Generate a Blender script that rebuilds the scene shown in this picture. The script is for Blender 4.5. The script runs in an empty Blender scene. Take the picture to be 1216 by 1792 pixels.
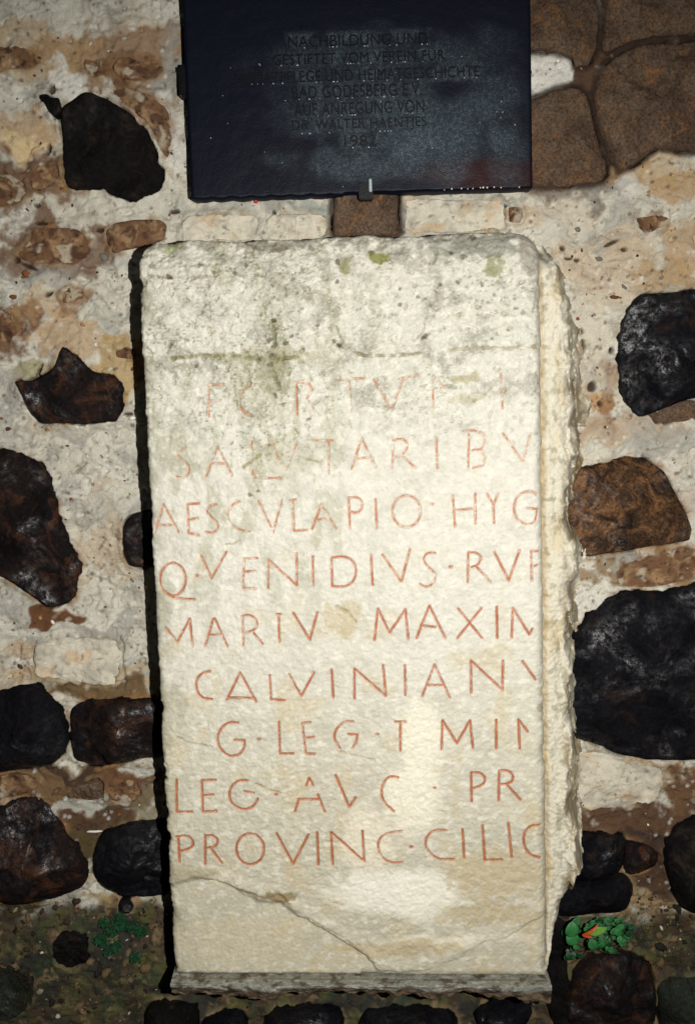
import bpy, math, random
import numpy as np
from mathutils import Vector, Matrix

random.seed(7)
S = bpy.context.scene
COL = S.collection

# ------------------------------------------------------------------ camera
D = 1.95                       # camera to wall, metres
CZ = 1.50                      # camera height
PITCH, ROLL = math.radians(6.42), math.radians(1.76)
LENS = 39.0
FPX = LENS / 36.0 * 1792.0
cam_d = bpy.data.cameras.new('camera')
cam = bpy.data.objects.new('camera', cam_d)
COL.objects.link(cam)
cam_d.sensor_fit = 'VERTICAL'
cam_d.sensor_height = 36.0
cam_d.lens = LENS
cam_d.clip_start = 0.05
cam_d.clip_end = 500
cam.matrix_world = (Matrix.Translation((0, -D, CZ))
                    @ Matrix.Rotation(math.pi / 2 - PITCH, 4, 'X')
                    @ Matrix.Rotation(-ROLL, 4, 'Z'))
S.camera = cam

# ------------------------------------------------------------------ world, sun, flash
w = bpy.data.worlds.new('World')
S.world = w
w.use_nodes = True
nt = w.node_tree
bg = nt.nodes['Background']
sky = nt.nodes.new('ShaderNodeTexSky')
sky.sky_type = 'NISHITA'
sky.sun_disc = False
sky.sun_elevation = math.radians(38)
sky.sun_rotation = math.radians(150)
nt.links.new(sky.outputs[0], bg.inputs[0])
bg.inputs[1].default_value = 0.05
sd = bpy.data.lights.new('sun', 'SUN')
sun = bpy.data.objects.new('sun', sd)
COL.objects.link(sun)
sd.energy = 0.5
sd.angle = math.radians(12)
sd.color = (1.0, 0.96, 0.9)
sun.rotation_euler = (math.radians(52), 0, math.radians(30))
# the camera's own flash unit, held to the right of the lens; it lit the photograph
FLX = 0.27
fd = bpy.data.lights.new('camera_flash', 'SPOT')
fl = bpy.data.objects.new('camera_flash', fd)
COL.objects.link(fl)
fd.energy = 1960
fd.shadow_soft_size = 0.007
fd.spot_size = math.radians(86)
fd.spot_blend = 1.0
fd.color = (1.0, 0.975, 0.93)
fl.location = (FLX, -D, CZ + 0.0)
fl.rotation_euler = (Vector((0.02, 0, CZ - 0.28)) - fl.location).to_track_quat('-Z', 'Y').to_euler()

S.view_settings.view_transform = 'Standard'
S.view_settings.look = 'None'
S.view_settings.gamma = 1
S.view_settings.exposure = -3.4
S.render.engine = 'CYCLES'
S.cycles.max_bounces = 5

# ------------------------------------------------------------------ projection helpers
_c, _s = math.cos(ROLL), math.sin(ROLL)
_cp, _sp = math.cos(PITCH), math.sin(PITCH)


def at(px, py, d=0.0):
    """photo pixel -> (x, z) on the vertical plane d metres in front of the wall"""
    u, v = (px - 608) / FPX, -(py - 896) / FPX
    u, v = _c * u + _s * v, -_s * u + _c * v
    y, z = _cp + _sp * v, -_sp + _cp * v
    k = (D - d) / y
    return (u * k, CZ + z * k)


def ats(pts, d=0.0):
    return np.array([at(x, y, d) for x, y in pts])


MM = at(700, 896)[0] - at(699, 896)[0]      # metres on the wall for one photo pixel

# ------------------------------------------------------------------ numpy noise


_R = np.random.RandomState(42)
_TA = _R.uniform(0, 2 * np.pi, (512, 512))
_TC, _TS, _TU = np.cos(_TA).astype(np.float32), np.sin(_TA).astype(np.float32), _R.uniform(0, 1, (512, 512)).astype(np.float32)


def _ix(ix, iy, seed):
    seed = int(seed)
    return (ix.astype(np.int32) + seed * 157) & 511, (iy.astype(np.int32) + seed * 71) & 511


def _h(ix, iy, seed):
    return _TU[_ix(ix, iy, seed)]


def vn(x, y, seed=0):
    """gradient noise, about 0..1"""
    x = np.asarray(x, np.float32); y = np.asarray(y, np.float32)
    x, y = np.broadcast_arrays(x, y)
    fx0, fy0 = np.floor(x), np.floor(y)
    fx, fy = x - fx0, y - fy0
    ix, iy = _ix(fx0, fy0, seed)
    jx, jy = (ix + 1) & 511, (iy + 1) & 511
    u = fx * fx * fx * (fx * (fx * 6 - 15) + 10)
    v = fy * fy * fy * (fy * (fy * 6 - 15) + 10)
    a = _TC[ix, iy] * fx + _TS[ix, iy] * fy
    b = _TC[jx, iy] * (fx - 1) + _TS[jx, iy] * fy
    c = _TC[ix, jy] * fx + _TS[ix, jy] * (fy - 1)
    d = _TC[jx, jy] * (fx - 1) + _TS[jx, jy] * (fy - 1)
    return 0.5 + 0.8 * ((a + (b - a) * u) * (1 - v) + (c + (d - c) * u) * v)


def fbm(x, y, size, octv=4, seed=0, gain=0.5, rot=0.6):
    size = size * 1.35
    """value noise in about -1..1, feature size in metres"""
    x, y = np.asarray(x) / size, np.asarray(y) / size
    t, a, s = 0.0, 1.0, 0.0
    for o in range(octv):
        t = t + a * (vn(x, y, seed + o * 17) * 2 - 1)
        s += a
        a *= gain
        x, y = (x * math.cos(rot) - y * math.sin(rot)) * 2.03 + 11.3, (x * math.sin(rot) + y * math.cos(rot)) * 2.03 + 5.7
    return t / s * 1.6


def ridge(x, y, size, octv=3, seed=0):
    return 1 - np.abs(fbm(x, y, size, octv, seed)) * 2


def worley(x, y, size, seed=0):
    """distance to the nearest random point and that point's random id"""
    x, y = x / size, y / size
    ix, iy = np.floor(x), np.floor(y)
    best = np.full(x.shape, 9.0); bid = np.zeros(x.shape)
    for dx in (-1, 0, 1):
        for dy in (-1, 0, 1):
            cx, cy = ix + dx, iy + dy
            qx = cx + _h(cx, cy, seed + 1); qy = cy + _h(cx, cy, seed + 2)
            dd = np.hypot(qx - x, qy - y)
            m = dd < best
            best = np.where(m, dd, best); bid = np.where(m, _h(cx, cy, seed + 3), bid)
    return best, bid


def facets(x, y, size, seed=0):
    """broken-stone relief: every cell is a small tilted plane"""
    x = x / size; y = y / size
    ix, iy = np.floor(x), np.floor(y)
    best = np.full(x.shape, 9.0); val = np.zeros(x.shape)
    for dx in (-1, 0, 1):
        for dy in (-1, 0, 1):
            cx, cy = ix + dx, iy + dy
            ex = cx + _h(cx, cy, seed + 1) - x; ey = cy + _h(cx, cy, seed + 2) - y
            dd = np.hypot(ex, ey)
            m = dd < best
            pv = (_h(cx, cy, seed + 3) - .5) * .5 + ex * (_h(cx, cy, seed + 4) - .5) * 1.6 + ey * (_h(cx, cy, seed + 5) - .5) * 1.6
            best = np.where(m, dd, best); val = np.where(m, pv, val)
    return val


def sst(a, b, x):
    t = np.clip((x - a) / (b - a), 0, 1)
    return t * t * (3 - 2 * t)


def mix(a, b, t):
    t = t[..., None] if np.ndim(t) else t
    return a * (1 - t) + np.asarray(b) * t


def lin(r, g, b):
    """8 bit sRGB colour to linear"""
    return np.array([(c / 255 / 12.92) if c < 10 else ((c / 255 + 0.055) / 1.055) ** 2.4 for c in (r, g, b)])


def poly_dist(X, Z, pts, closed=False):
    """distance to a polyline; inside flag sign when closed (negative inside)"""
    n = len(pts)
    dmin = np.full(X.shape, 1e9)
    ins = np.zeros(X.shape, bool)
    for i in range(n if closed else n - 1):
        ax, az = pts[i]; bx, bz = pts[(i + 1) % n]
        vx, vz = bx - ax, bz - az
        L = vx * vx + vz * vz + 1e-12
        t = np.clip(((X - ax) * vx + (Z - az) * vz) / L, 0, 1)
        dmin = np.minimum(dmin, np.hypot(X - ax - t * vx, Z - az - t * vz))
        if closed:
            cond = ((az > Z) != (bz > Z))
            xi = ax + (Z - az) * vx / (vz if abs(vz) > 1e-9 else 1e-9)
            ins ^= cond & (X < xi)
    if closed:
        dmin = np.where(ins, -dmin, dmin)
    return dmin


def smooth_poly(pts, n=96, rough=0.0, seed=0, round_=0.5):
    """resample a closed outline to n points with softly rounded corners"""
    p = np.array(pts, float)
    for _ in range(2):                       # Chaikin, partial
        q = []
        for i in range(len(p)):
            a, b = p[i], p[(i + 1) % len(p)]
            k = 0.25 * round_ + 0.04
            q += [a * (1 - k) + b * k, a * k + b * (1 - k)]
        p = np.array(q)
    seg = np.linalg.norm(np.roll(p, -1, 0) - p, axis=1)
    cum = np.concatenate([[0], np.cumsum(seg)])
    t = np.linspace(0, cum[-1], n, endpoint=False)
    pp = np.vstack([p, p[:1]])
    out = np.stack([np.interp(t, cum, pp[:, 0]), np.interp(t, cum, pp[:, 1])], 1)
    if rough:
        c = out.mean(0)
        d = out - c
        r = np.linalg.norm(d, axis=1, keepdims=True)
        nn = fbm(out[:, 0] + seed, out[:, 1], 0.03, 3, seed + 5)[:, None]
        out = out + d / r * nn * rough
    return out


# ------------------------------------------------------------------ object helpers


def tag(o, label=None, cat=None, group=None, kind=None):
    if label: o['label'] = label
    if cat: o['category'] = cat
    if group: o['group'] = group
    if kind: o['kind'] = kind
    return o


def empty(name, loc, label=None, cat=None, group=None):
    o = bpy.data.objects.new(name, None)
    COL.objects.link(o)
    o.location = loc
    o.empty_display_size = 0.05
    return tag(o, label, cat, group)


def mesh_obj(name, verts, faces, mat, parent=None, col=None, smooth=True, extra=None):
    """numpy mesh; vertices in world space, faces (n,k) array or list"""
    me = bpy.data.meshes.new(name)
    verts = np.asarray(verts, np.float64)
    if parent is not None:
        verts = verts - np.array(parent.matrix_world.translation if parent.parent else parent.location)
    if isinstance(faces, np.ndarray) and faces.ndim == 2:
        nf, k = faces.shape
        me.vertices.add(len(verts)); me.vertices.foreach_set('co', verts.ravel())
        me.loops.add(nf * k); me.loops.foreach_set('vertex_index', faces.ravel().astype(np.int32))
        me.polygons.add(nf)
        me.polygons.foreach_set('loop_start', np.arange(0, nf * k, k, dtype=np.int32))
        me.polygons.foreach_set('loop_total', np.full(nf, k, np.int32))
        me.update(calc_edges=True)
    else:
        me.from_pydata([tuple(v) for v in verts], [], [tuple(f) for f in faces])
        me.update()
    if smooth:
        me.polygons.foreach_set('use_smooth', np.ones(len(me.polygons), bool))
    if col is not None:
        a = me.color_attributes.new('Col', 'FLOAT_COLOR', 'POINT')
        c = np.ones((len(verts), 4)); c[:, :col.shape[1]] = col
        a.data.foreach_set('color', c.ravel())
    if extra is not None:
        for k_, v_ in extra.items():
            a = me.attributes.new(k_, 'FLOAT', 'POINT'); a.data.foreach_set('value', v_.astype(np.float32))
    me.materials.append(mat)
    o = bpy.data.objects.new(name, me)
    COL.objects.link(o)
    if parent is not None: o.parent = parent
    return o


def grid_faces(nx, nz):
    i = np.arange(nx * nz).reshape(nz, nx)
    return np.stack([i[:-1, :-1], i[:-1, 1:], i[1:, 1:], i[1:, :-1]], -1).reshape(-1, 4)


def compact(verts, faces, *arrs):
    used = np.unique(faces)
    m = np.full(len(verts), -1); m[used] = np.arange(len(used))
    return (verts[used], m[faces]) + tuple(a[used] for a in arrs)


# ------------------------------------------------------------------ materials


class NT:
    def __init__(s, name):
        s.m = bpy.data.materials.new(name); s.m.use_nodes = True
        s.t = s.m.node_tree; s.b = s.t.nodes['Principled BSDF']

    def n(s, typ, **kw):
        o = s.t.nodes.new(typ)
        for k, v in kw.items(): setattr(o, k, v)
        return o

    def l(s, a, b): s.t.links.new(a, b)

    def coord(s):
        g = s.n('ShaderNodeNewGeometry'); return g.outputs['Position']

    def noise(s, scale, detail=4, rough=0.55, dist=0.0, vec=None):
        o = s.n('ShaderNodeTexNoise'); o.inputs['Scale'].default_value = scale
        o.inputs['Detail'].default_value = detail; o.inputs['Roughness'].default_value = rough
        o.inputs['Distortion'].default_value = dist
        if vec is not None: s.l(vec, o.inputs['Vector'])
        return o.outputs['Fac']

    def ramp(s, fac, stops):
        o = s.n('ShaderNodeValToRGB'); e = o.color_ramp.elements
        while len(e) < len(stops): e.new(0.5)
        for i, (p, c) in enumerate(stops):
            e[i].position = p
            e[i].color = (*c, 1) if hasattr(c, '__len__') else (c, c, c, 1)
        s.l(fac, o.inputs[0]); return o.outputs['Color']

    def mixc(s, f, a, b, mode='MIX'):
        o = s.n('ShaderNodeMix', data_type='RGBA', blend_type=mode)
        for sock, v in ((o.inputs[0], f), (o.inputs[6], a), (o.inputs[7], b)):
            if hasattr(v, 'links'): s.l(v, sock)
            elif hasattr(v, '__len__'): sock.default_value = (*v, 1)
            else: sock.default_value = v
        return o.outputs[2]

    def math(s, op, a, b=0.5):
        o = s.n('ShaderNodeMath', operation=op)
        for sock, v in ((o.inputs[0], a), (o.inputs[1], b)):
            if hasattr(v, 'links'): s.l(v, sock)
            else: sock.default_value = v
        return o.outputs[0]

    def bump(s, h, strength, dist=0.002, prev=None):
        o = s.n('ShaderNodeBump'); o.inputs['Strength'].default_value = strength
        o.inputs['Distance'].default_value = dist
        s.l(h, o.inputs['Height'])
        if prev is not None: s.l(prev, o.inputs['Normal'])
        return o.outputs[0]


def mat_attr(name, rough=0.85, fine=420, amt=0.25, bumps=((700, 0.5, .001), (180, 0.5, .003)), spec=0.3, glint=0.0):
    """surface whose colour comes from the mesh (stains, lichen, paint) plus fine grain"""
    t = NT(name)
    P = t.coord()
    a = t.n('ShaderNodeAttribute'); a.attribute_name = 'Col'
    n1 = t.noise(fine, 3, 0.6, vec=P)
    g = t.ramp(n1, [(0.25, 1 - amt), (0.5, 1.0), (0.75, 1 + amt * 0.6)])
    n2 = t.noise(fine * 0.22, 4, 0.65, 0.4, vec=P)
    g2 = t.ramp(n2, [(0.3, 1 - amt * 0.8), (0.55, 1.0), (0.75, 1 + amt * 0.4)])
    c = t.mixc(1.0, a.outputs['Color'], g, 'MULTIPLY')
    c = t.mixc(1.0, c, g2, 'MULTIPLY')
    t.l(c, t.b.inputs['Base Color'])
    nrm = None
    for sc, st, di in bumps:
        nrm = t.bump(t.noise(sc, 4, 0.6, vec=P), st, di, nrm)
    t.l(nrm, t.b.inputs['Normal'])
    t.b.inputs['Specular IOR Level'].default_value = spec
    if glint:
        v = t.n('ShaderNodeTexVoronoi'); v.inputs['Scale'].default_value = 260
        t.l(P, v.inputs['Vector'])
        r = t.ramp(v.outputs['Color'], [(0.0, rough), (1 - glint, rough), (min(1, 1 - glint + 0.03), 0.28)])
        t.l(r, t.b.inputs['Roughness'])
    else:
        t.b.inputs['Roughness'].default_value = rough
    return t.m


def mat_rock(name, c0, c1, c2, rust=0.5, gloss=0.3, scale=14, bump=1.0, spec=0.5, wet=0.5, grain=1.0):
    """solid rock: two tones, a rust tone in patches, wet skin that shines only in places"""
    t = NT(name)
    P = t.coord()
    n1 = t.noise(scale, 6, 0.65, 0.6, vec=P)
    n2 = t.noise(scale * 1.7, 5, 0.6, 1.2, vec=P)
    n3 = t.noise(scale * 14, 5, 0.7, vec=P)
    base = t.mixc(t.ramp(n1, [(0.38, 0.0), (0.6, 1.0)]), c0, c1)
    base = t.mixc(t.ramp(n2, [(0.62 - 0.25 * rust, 0.0), (0.76 - 0.2 * rust, 1.0)]), base, c2)
    g = t.ramp(n3, [(0.3, 1 - .55 * grain), (0.5, 1.0), (0.72, 1 + .6 * grain)])
    base = t.mixc(1.0, base, g, 'MULTIPLY')
    t.l(base, t.b.inputs['Base Color'])
    n4 = t.noise(scale * 0.8, 4, 0.6, 0.5, vec=P)
    n5 = t.noise(scale * 9, 4, 0.7, vec=P)
    m = t.math('MULTIPLY', t.ramp(n4, [(0.58 - 0.18 * wet, 0.0), (0.70 - 0.18 * wet, 1.0)]), t.ramp(n5, [(0.40, 0.0), (0.56, 1.0)]))
    rg_ = t.n('ShaderNodeMapRange'); t.l(m, rg_.inputs[0]); rg_.inputs[3].default_value = 0.75; rg_.inputs[4].default_value = gloss
    t.l(rg_.outputs[0], t.b.inputs['Roughness'])
    sg = t.n('ShaderNodeMapRange'); t.l(m, sg.inputs[0]); sg.inputs[3].default_value = 0.06; sg.inputs[4].default_value = spec
    t.l(sg.outputs[0], t.b.inputs['Specular IOR Level'])
    nrm = t.bump(t.noise(scale * 3.2, 4, 0.55, 0.3, vec=P), 0.45 * bump, 0.010)
    nrm = t.bump(t.noise(scale * 16, 4, 0.6, vec=P), 0.35 * bump, 0.003, nrm)
    nrm = t.bump(t.noise(scale * 45, 3, 0.6, vec=P), 0.45 * bump, 0.0012, nrm)
    t.l(nrm, t.b.inputs['Normal'])
    return t.m


M_wall = mat_attr('weathered_lime_mortar', 0.88, 380, 0.16, ((520, .55, .0014), (130, .6, .004)), 0.25)
M_marble = mat_attr('weathered_marble', 0.62, 420, 0.10, ((480, .6, .0012), (190, .35, .003)), 0.4, glint=0.12)
M_bed = mat_attr('grey_cement', 0.8, 300, 0.4, ((400, .6, .002), (120, .6, .005)), 0.3)
M_black = mat_rock('black_basalt', (0.0030, 0.0032, 0.0048), (0.0065, 0.0065, 0.0085), (0.018, 0.011, 0.008), 0.3, 0.32, 11, 1.1, 0.65, 0.64)
M_dull = mat_rock('matt_black_basalt', (0.0045, 0.004, 0.0042), (0.0075, 0.0065, 0.006), (0.022, 0.014, 0.009), 0.25, 0.6, 11, 0.5, 0.2, 0.3)
M_dbrown = mat_rock('dark_brown_basalt', (0.005, 0.0045, 0.0055), (0.013, 0.0085, 0.0075), (0.050, 0.021, 0.011), 0.45, 0.30, 13, 0.9, 0.7, 0.6)
M_rust = mat_rock('rust_brown_boulder', (0.014, 0.009, 0.008), (0.055, 0.030, 0.016), (0.15, 0.074, 0.032), 0.6, 0.33, 15, 1.5, 0.6, 0.5, 1.4)
M_umber = mat_rock('umber_brown_stone', (0.070, 0.045, 0.030), (0.120, 0.082, 0.055), (0.15, 0.080, 0.040), 0.45, 0.7, 16, 1.3, 0.2, 0.2, 1.2)
M_green = mat_rock('mossy_grey_stone', (0.012, 0.014, 0.011), (0.028, 0.033, 0.025), (0.022, 0.014, 0.009), 0.3, 0.5, 14, 0.8, 0.4)
M_tan, M_pale = 'tan', 'pale'      # weathered stones: colour painted on the mesh, see stone_paint()

# ------------------------------------------------------------------ the tablet's frame
T = 0.14                        # face of the tablet in front of the wall


def F(pts): return ats(pts, T)


FL = (F([(243, 480)])[0][0] + F([(303, 1700)])[0][0]) / 2
FR = (F([(947, 480)])[0][0] + F([(958, 1700)])[0][0]) / 2
FT = F([(600, 416)])[0][1]
_bl, _br = at(303, 1709, T), at(958, 1713, T)
FB = min(_bl[1], _br[1])


def foot(x):
    return _bl[1] + (x - _bl[0]) * (_br[1] - _bl[1]) / (_br[0] - _bl[0])



# ------------------------------------------------------------------ stones of the wall, outlines in the plane of the wall
# kind, outline, bulge (m), rim roundness, mortar lap
STONES = [
    ('flat', M_dull, [(108, 190), (150, 158), (185, 170), (225, 195), (256, 222), (278, 285), (290, 302), (278, 338), (238, 350), (196, 342), (176, 328), (140, 336), (113, 322), (110, 250)], .004, .25),
    ('flat', M_dull, [(64, 166), (82, 164), (90, 172), (106, 172), (112, 196), (98, 208), (84, 190)], .004, .5),
    ('flat', M_dbrown, [(28, 666), (60, 666), (92, 648), (113, 606), (122, 610), (150, 637), (176, 654), (200, 655), (219, 676), (210, 738), (172, 742), (122, 742), (70, 742), (52, 726), (38, 694)], .012, .2),
    ('bulge', M_dbrown, [(-40, 787), (20, 786), (40, 790), (62, 806), (84, 828), (98, 850), (100, 900), (118, 925), (122, 955), (146, 985), (138, 1010), (134, 1050), (108, 1062), (85, 1064), (60, 1045), (40, 1030), (10, 1008), (-40, 1000)], .030, .5),
    ('flat', M_dbrown, [(215, 925), (230, 902), (255, 893), (300, 893), (310, 993), (228, 993), (218, 962)], .014, .5),
    ('bulge', M_black, [(-40, 1215), (0, 1208), (40, 1190), (75, 1195), (103, 1222), (118, 1258), (122, 1308), (98, 1336), (40, 1348), (-40, 1350)], .045, .8),
    ('bulge', M_dbrown, [(122, 1242), (148, 1222), (200, 1221), (300, 1216), (310, 1318), (230, 1332), (160, 1346), (132, 1330), (122, 1296)], .035, .5),
    ('bulge', M_dbrown, [(-40, 1430), (0, 1413), (40, 1394), (72, 1400), (102, 1428), (130, 1470), (155, 1500), (160, 1540), (120, 1564), (60, 1578), (-40, 1576)], .045, .8),
    ('bulge', M_black, [(163, 1486), (188, 1452), (216, 1438), (260, 1434), (320, 1440), (320, 1556), (240, 1572), (194, 1562), (166, 1532)], .04, .8),
    ('flat', M_black, [(208, 1572), (230, 1566), (238, 1580), (230, 1594), (210, 1592)], .01, .8),
    ('bulge', M_black, [(1078, 600), (1084, 560), (1098, 532), (1122, 514), (1160, 512), (1250, 500), (1250, 690), (1190, 704), (1150, 722), (1122, 732), (1095, 712), (1080, 668)], .028, .4),
    ('bulge', M_rust, [(990, 815), (1040, 815), (1072, 806), (1100, 796), (1130, 803), (1166, 824), (1186, 870), (1208, 920), (1204, 946), (1150, 953), (1090, 964), (1030, 975), (990, 974)], .035, .45),
    ('bulge', M_black, [(990, 1110), (1014, 1088), (1050, 1050), (1100, 1031), (1160, 1031), (1260, 1004), (1260, 1330), (1130, 1329), (1080, 1322), (1034, 1300), (990, 1290)], .04, .45),
    ('bulge', M_black, [(985, 1480), (1020, 1456), (1070, 1458), (1092, 1462), (1096, 1500), (1082, 1524), (1040, 1535), (985, 1550)], .045, .6),
    ('bulge', M_dbrown, [(1088, 1474), (1118, 1470), (1146, 1484), (1150, 1510), (1120, 1530), (1090, 1530)], .03, .8),
    ('bulge', M_black, [(955, 1560), (985, 1540), (1040, 1532), (1095, 1530), (1110, 1550), (1092, 1592), (1040, 1604), (955, 1600)], .04, .6),
    ('bulge', M_dull, [(1172, 1452), (1196, 1436), (1250, 1412), (1250, 1600), (1204, 1592), (1182, 1578), (1162, 1530), (1160, 1488)], .045, .6),
    ('bulge', M_umber, [(900, 180), (940, 172), (965, 160), (1000, 152), (1024, 158), (1034, 200), (1050, 250), (1066, 300), (1050, 320), (960, 327), (900, 325)], .022, .4),
    ('bulge', M_umber, [(1038, 160), (1052, 120), (1080, 96), (1110, 80), (1250, 66), (1250, 262), (1196, 268), (1150, 256), (1120, 282), (1084, 304), (1060, 260), (1044, 210)], .03, .4),
    ('bulge', M_umber, [(900, -30), (1030, -30), (1048, 30), (1046, 80), (1030, 116), (1006, 120), (1000, 100), (960, 92), (900, 90)], .02, .4),
    ('bulge', M_umber, [(1052, -30), (1250, -30), (1250, 54), (1180, 62), (1110, 68), (1056, 92), (1058, 30)], .02, .4),
    ('bulge', M_dbrown, [(1000, 1700), (1030, 1672), (1062, 1662), (1108, 1664), (1134, 1684), (1146, 1720), (1148, 1820), (1000, 1830), (985, 1760)], .045, .7),
    ('bulge', M_green, [(1144, 1730), (1160, 1712), (1190, 1706), (1260, 1712), (1260, 1840), (1156, 1840)], .05, .8),
    ('flat', M_tan, [(185, 405), (204, 390), (240, 385), (282, 385), (297, 396), (293, 422), (236, 436), (200, 446), (188, 426)], .012, .4),
    ('rough', M_tan, [(30, 446), (48, 420), (64, 398), (100, 394), (138, 400), (152, 420), (154, 448), (128, 462), (84, 462), (44, 456)], .012, .5),
    ('rough', M_tan, [(-30, 545), (4, 540), (26, 552), (36, 584), (22, 600), (-30, 602)], .012, .5),
    ('rough', M_tan, [(-30, 308), (20, 306), (46, 316), (52, 338), (40, 356), (-30, 368)], .012, .5),
    ('rough', M_tan, [(-30, 84), (30, 78), (60, 90), (66, 112), (40, 122), (-30, 122)], .010, .5),
    ('rough', M_tan, [(146, 104), (166, 98), (182, 104), (184, 128), (166, 138), (148, 128)], .008, .5),
    ('rough', M_tan, [(196, 118), (216, 98), (240, 104), (286, 112), (284, 132), (232, 138), (210, 136)], .008, .5),
    ('rough', M_tan, [(56, 310), (72, 292), (98, 286), (112, 300), (112, 330), (82, 336), (60, 330)], .012, .5),
    ('rough', M_tan, [(196, 130), (230, 152), (262, 166), (292, 186), (302, 230), (296, 280), (286, 270), (262, 218), (230, 190), (200, 172)], .010, .4),
    ('flat', M_umber, [(584, 330), (698, 330), (696, 372), (701, 414), (580, 420), (582, 380)], .018, .15),
    ('rough', M_pale, [(318, 392), (332, 378), (380, 376), (440, 374), (455, 384), (452, 420), (322, 430)], .012, .35),
    ('rough', M_pale, [(466, 378), (560, 374), (572, 384), (572, 414), (530, 424), (466, 424)], .012, .35),
    ('rough', M_pale, [(706, 346), (760, 350), (880, 350), (886, 366), (884, 404), (704, 410)], .014, .25),
    ('flat', M_tan, [(886, 364), (910, 364), (914, 380), (908, 392), (888, 390)], .016, .4),
    ('rough', M_pale, [(1012, 1318), (1060, 1322), (1100, 1336), (1158, 1344), (1162, 1370), (1152, 1402), (1100, 1414), (1012, 1420)], .018, .25),
    ('rough', M_pale, [(60, 1126), (110, 1120), (180, 1116), (212, 1122), (216, 1180), (204, 1200), (120, 1190), (64, 1182)], .010, .35),
    ('rough', M_tan, [(-30, 1356), (20, 1352), (56, 1356), (70, 1376), (50, 1394), (-30, 1404)], .014, .6),
    ('rough', M_tan, [(186, 1374), (240, 1362), (246, 1392), (228, 1404), (190, 1402)], .012, .3),
    ('rough', M_umber, [(120, 1378), (180, 1368), (182, 1400), (140, 1402), (118, 1398)], .010, .4),
    ('rough', M_tan, [(110, 506), (146, 504), (148, 520), (130, 532), (110, 530)], .006, .4),
    ('rough', M_tan, [(202, 614), (222, 608), (240, 612), (240, 628), (206, 626)], .006, .4),
    ('rough', M_tan, [(1110, 380), (1150, 378), (1172, 384), (1160, 402), (1130, 408), (1112, 400)], .008, .5),
    ('rough', M_tan, [(1070, 1000), (1120, 974), (1200, 956), (1250, 952), (1250, 1002), (1160, 1024), (1080, 1026)], .010, .4),
    ('rough', M_umber, [(1130, 724), (1180, 706), (1250, 696), (1250, 722), (1180, 740), (1146, 738)], .012, .4),
    ('bulge', M_dull, [(255, 1752), (300, 1744), (342, 1752), (350, 1776), (344, 1830), (255, 1830)], .05, .6),
    ('bulge', M_black, [(352, 1778), (400, 1766), (432, 1772), (436, 1830), (352, 1830)], .05, .6),
    ('bulge', M_black, [(462, 1770), (520, 1758), (600, 1760), (606, 1830), (462, 1830)], .055, .6),
    ('bulge', M_black, [(628, 1768), (690, 1756), (780, 1760), (802, 1778), (800, 1835), (628, 1835)], .055, .6),
    ('bulge', M_black, [(826, 1764), (866, 1750), (900, 1738), (926, 1744), (932, 1770), (900, 1790), (836, 1788)], .06, .7),
    ('bulge', M_dull, [(1008, 1612), (966, 1600), (944, 1640), (946, 1720), (960, 1780), (1000, 1830), (1030, 1830), (1000, 1760), (990, 1690)], .02, .4),
    ('rough', M_green, [(-30, 1700), (30, 1690), (60, 1705), (58, 1760), (20, 1780), (-30, 1776)], .02, .6),
    ('rough', M_dull, [(92, 1640), (130, 1622), (152, 1640), (156, 1680), (120, 1694), (92, 1676)], .016, .6),
]
rr = random.Random(3)
# a few stones of the same wall just outside the frame
for cx, cy in [(-190, 160), (-150, 420), (-230, 660), (-190, 1010), (-210, 1300), (-170, 1560), (1400, 180), (1380, 420),
               (1440, 640), (1370, 860), (1460, 1180), (1380, 1480), (1400, 1720), (140, -190), (430, -170), (760, -180), (1080, -190)]:
    r = rr.uniform(60, 105); n = 9; pts = []
    for k in range(n):
        a = k / n * 2 * math.pi
        q = r * rr.uniform(0.75, 1.15)
        pts.append((cx + q * 1.2 * math.cos(a), cy + q * 0.9 * math.sin(a)))
    STONES.append(('bulge', rr.choice([M_black, M_dbrown, M_umber, M_rust]), pts, .03, .6))

OUT = [smooth_poly(ats(s[2]), 110, 0.0012 if s[0] != 'rough' else 0.004, i * 3.1, s[4]) for i, s in enumerate(STONES)]

# ------------------------------------------------------------------ the wall's mortar: one displaced sheet
wall = empty('rubble_wall', (0, 0, 0), 'rubble stone wall of dark basalt and brown stones set in pale crumbly mortar, behind the tablet', 'wall')


def wall_height(X, Z):
    """mortar surface, metres in front of the mean wall plane"""
    wx = X + 0.012 * fbm(X, Z, 0.06, 2, 91); wz = Z + 0.012 * fbm(X, Z, 0.06, 2, 93)
    h = 0.007 * fbm(X, Z, 0.22, 2, 1) + 0.006 * fbm(wx, wz * 1.25, 0.06, 4, 3, 0.55)
    h += 0.0046 * np.abs(fbm(wx, wz * 1.8, 0.030, 4, 5))
    h += 0.004 * facets(wx, wz * 1.5, 0.030, 25) * sst(0.0, 0.4, fbm(X, Z, 0.12, 2, 27))
    h += 0.0010 * fbm(X, Z, 0.009, 3, 8)
    d, _ = worley(wx, wz, 0.018, 21)                     # crumbly grains
    crumb = sst(-0.15, 0.35, fbm(X, Z, 0.09, 2, 22))     # crumbly in places, trowelled smooth in others
    h += 0.0020 * (1 - d) * crumb
    pit = fbm(X, Z, 0.016, 2, 33)
    h -= 0.006 * sst(0.62, 0.95, pit)
    return h


C_cream = lin(200, 196, 180); C_grey = lin(154, 152, 143); C_tan = lin(178, 146, 104); C_brown = lin(108, 76, 52)
C_pink = lin(196, 184, 162); C_white = lin(220, 217, 206); C_dark = lin(58, 40, 28); C_olive = lin(70, 66, 36)

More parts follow.
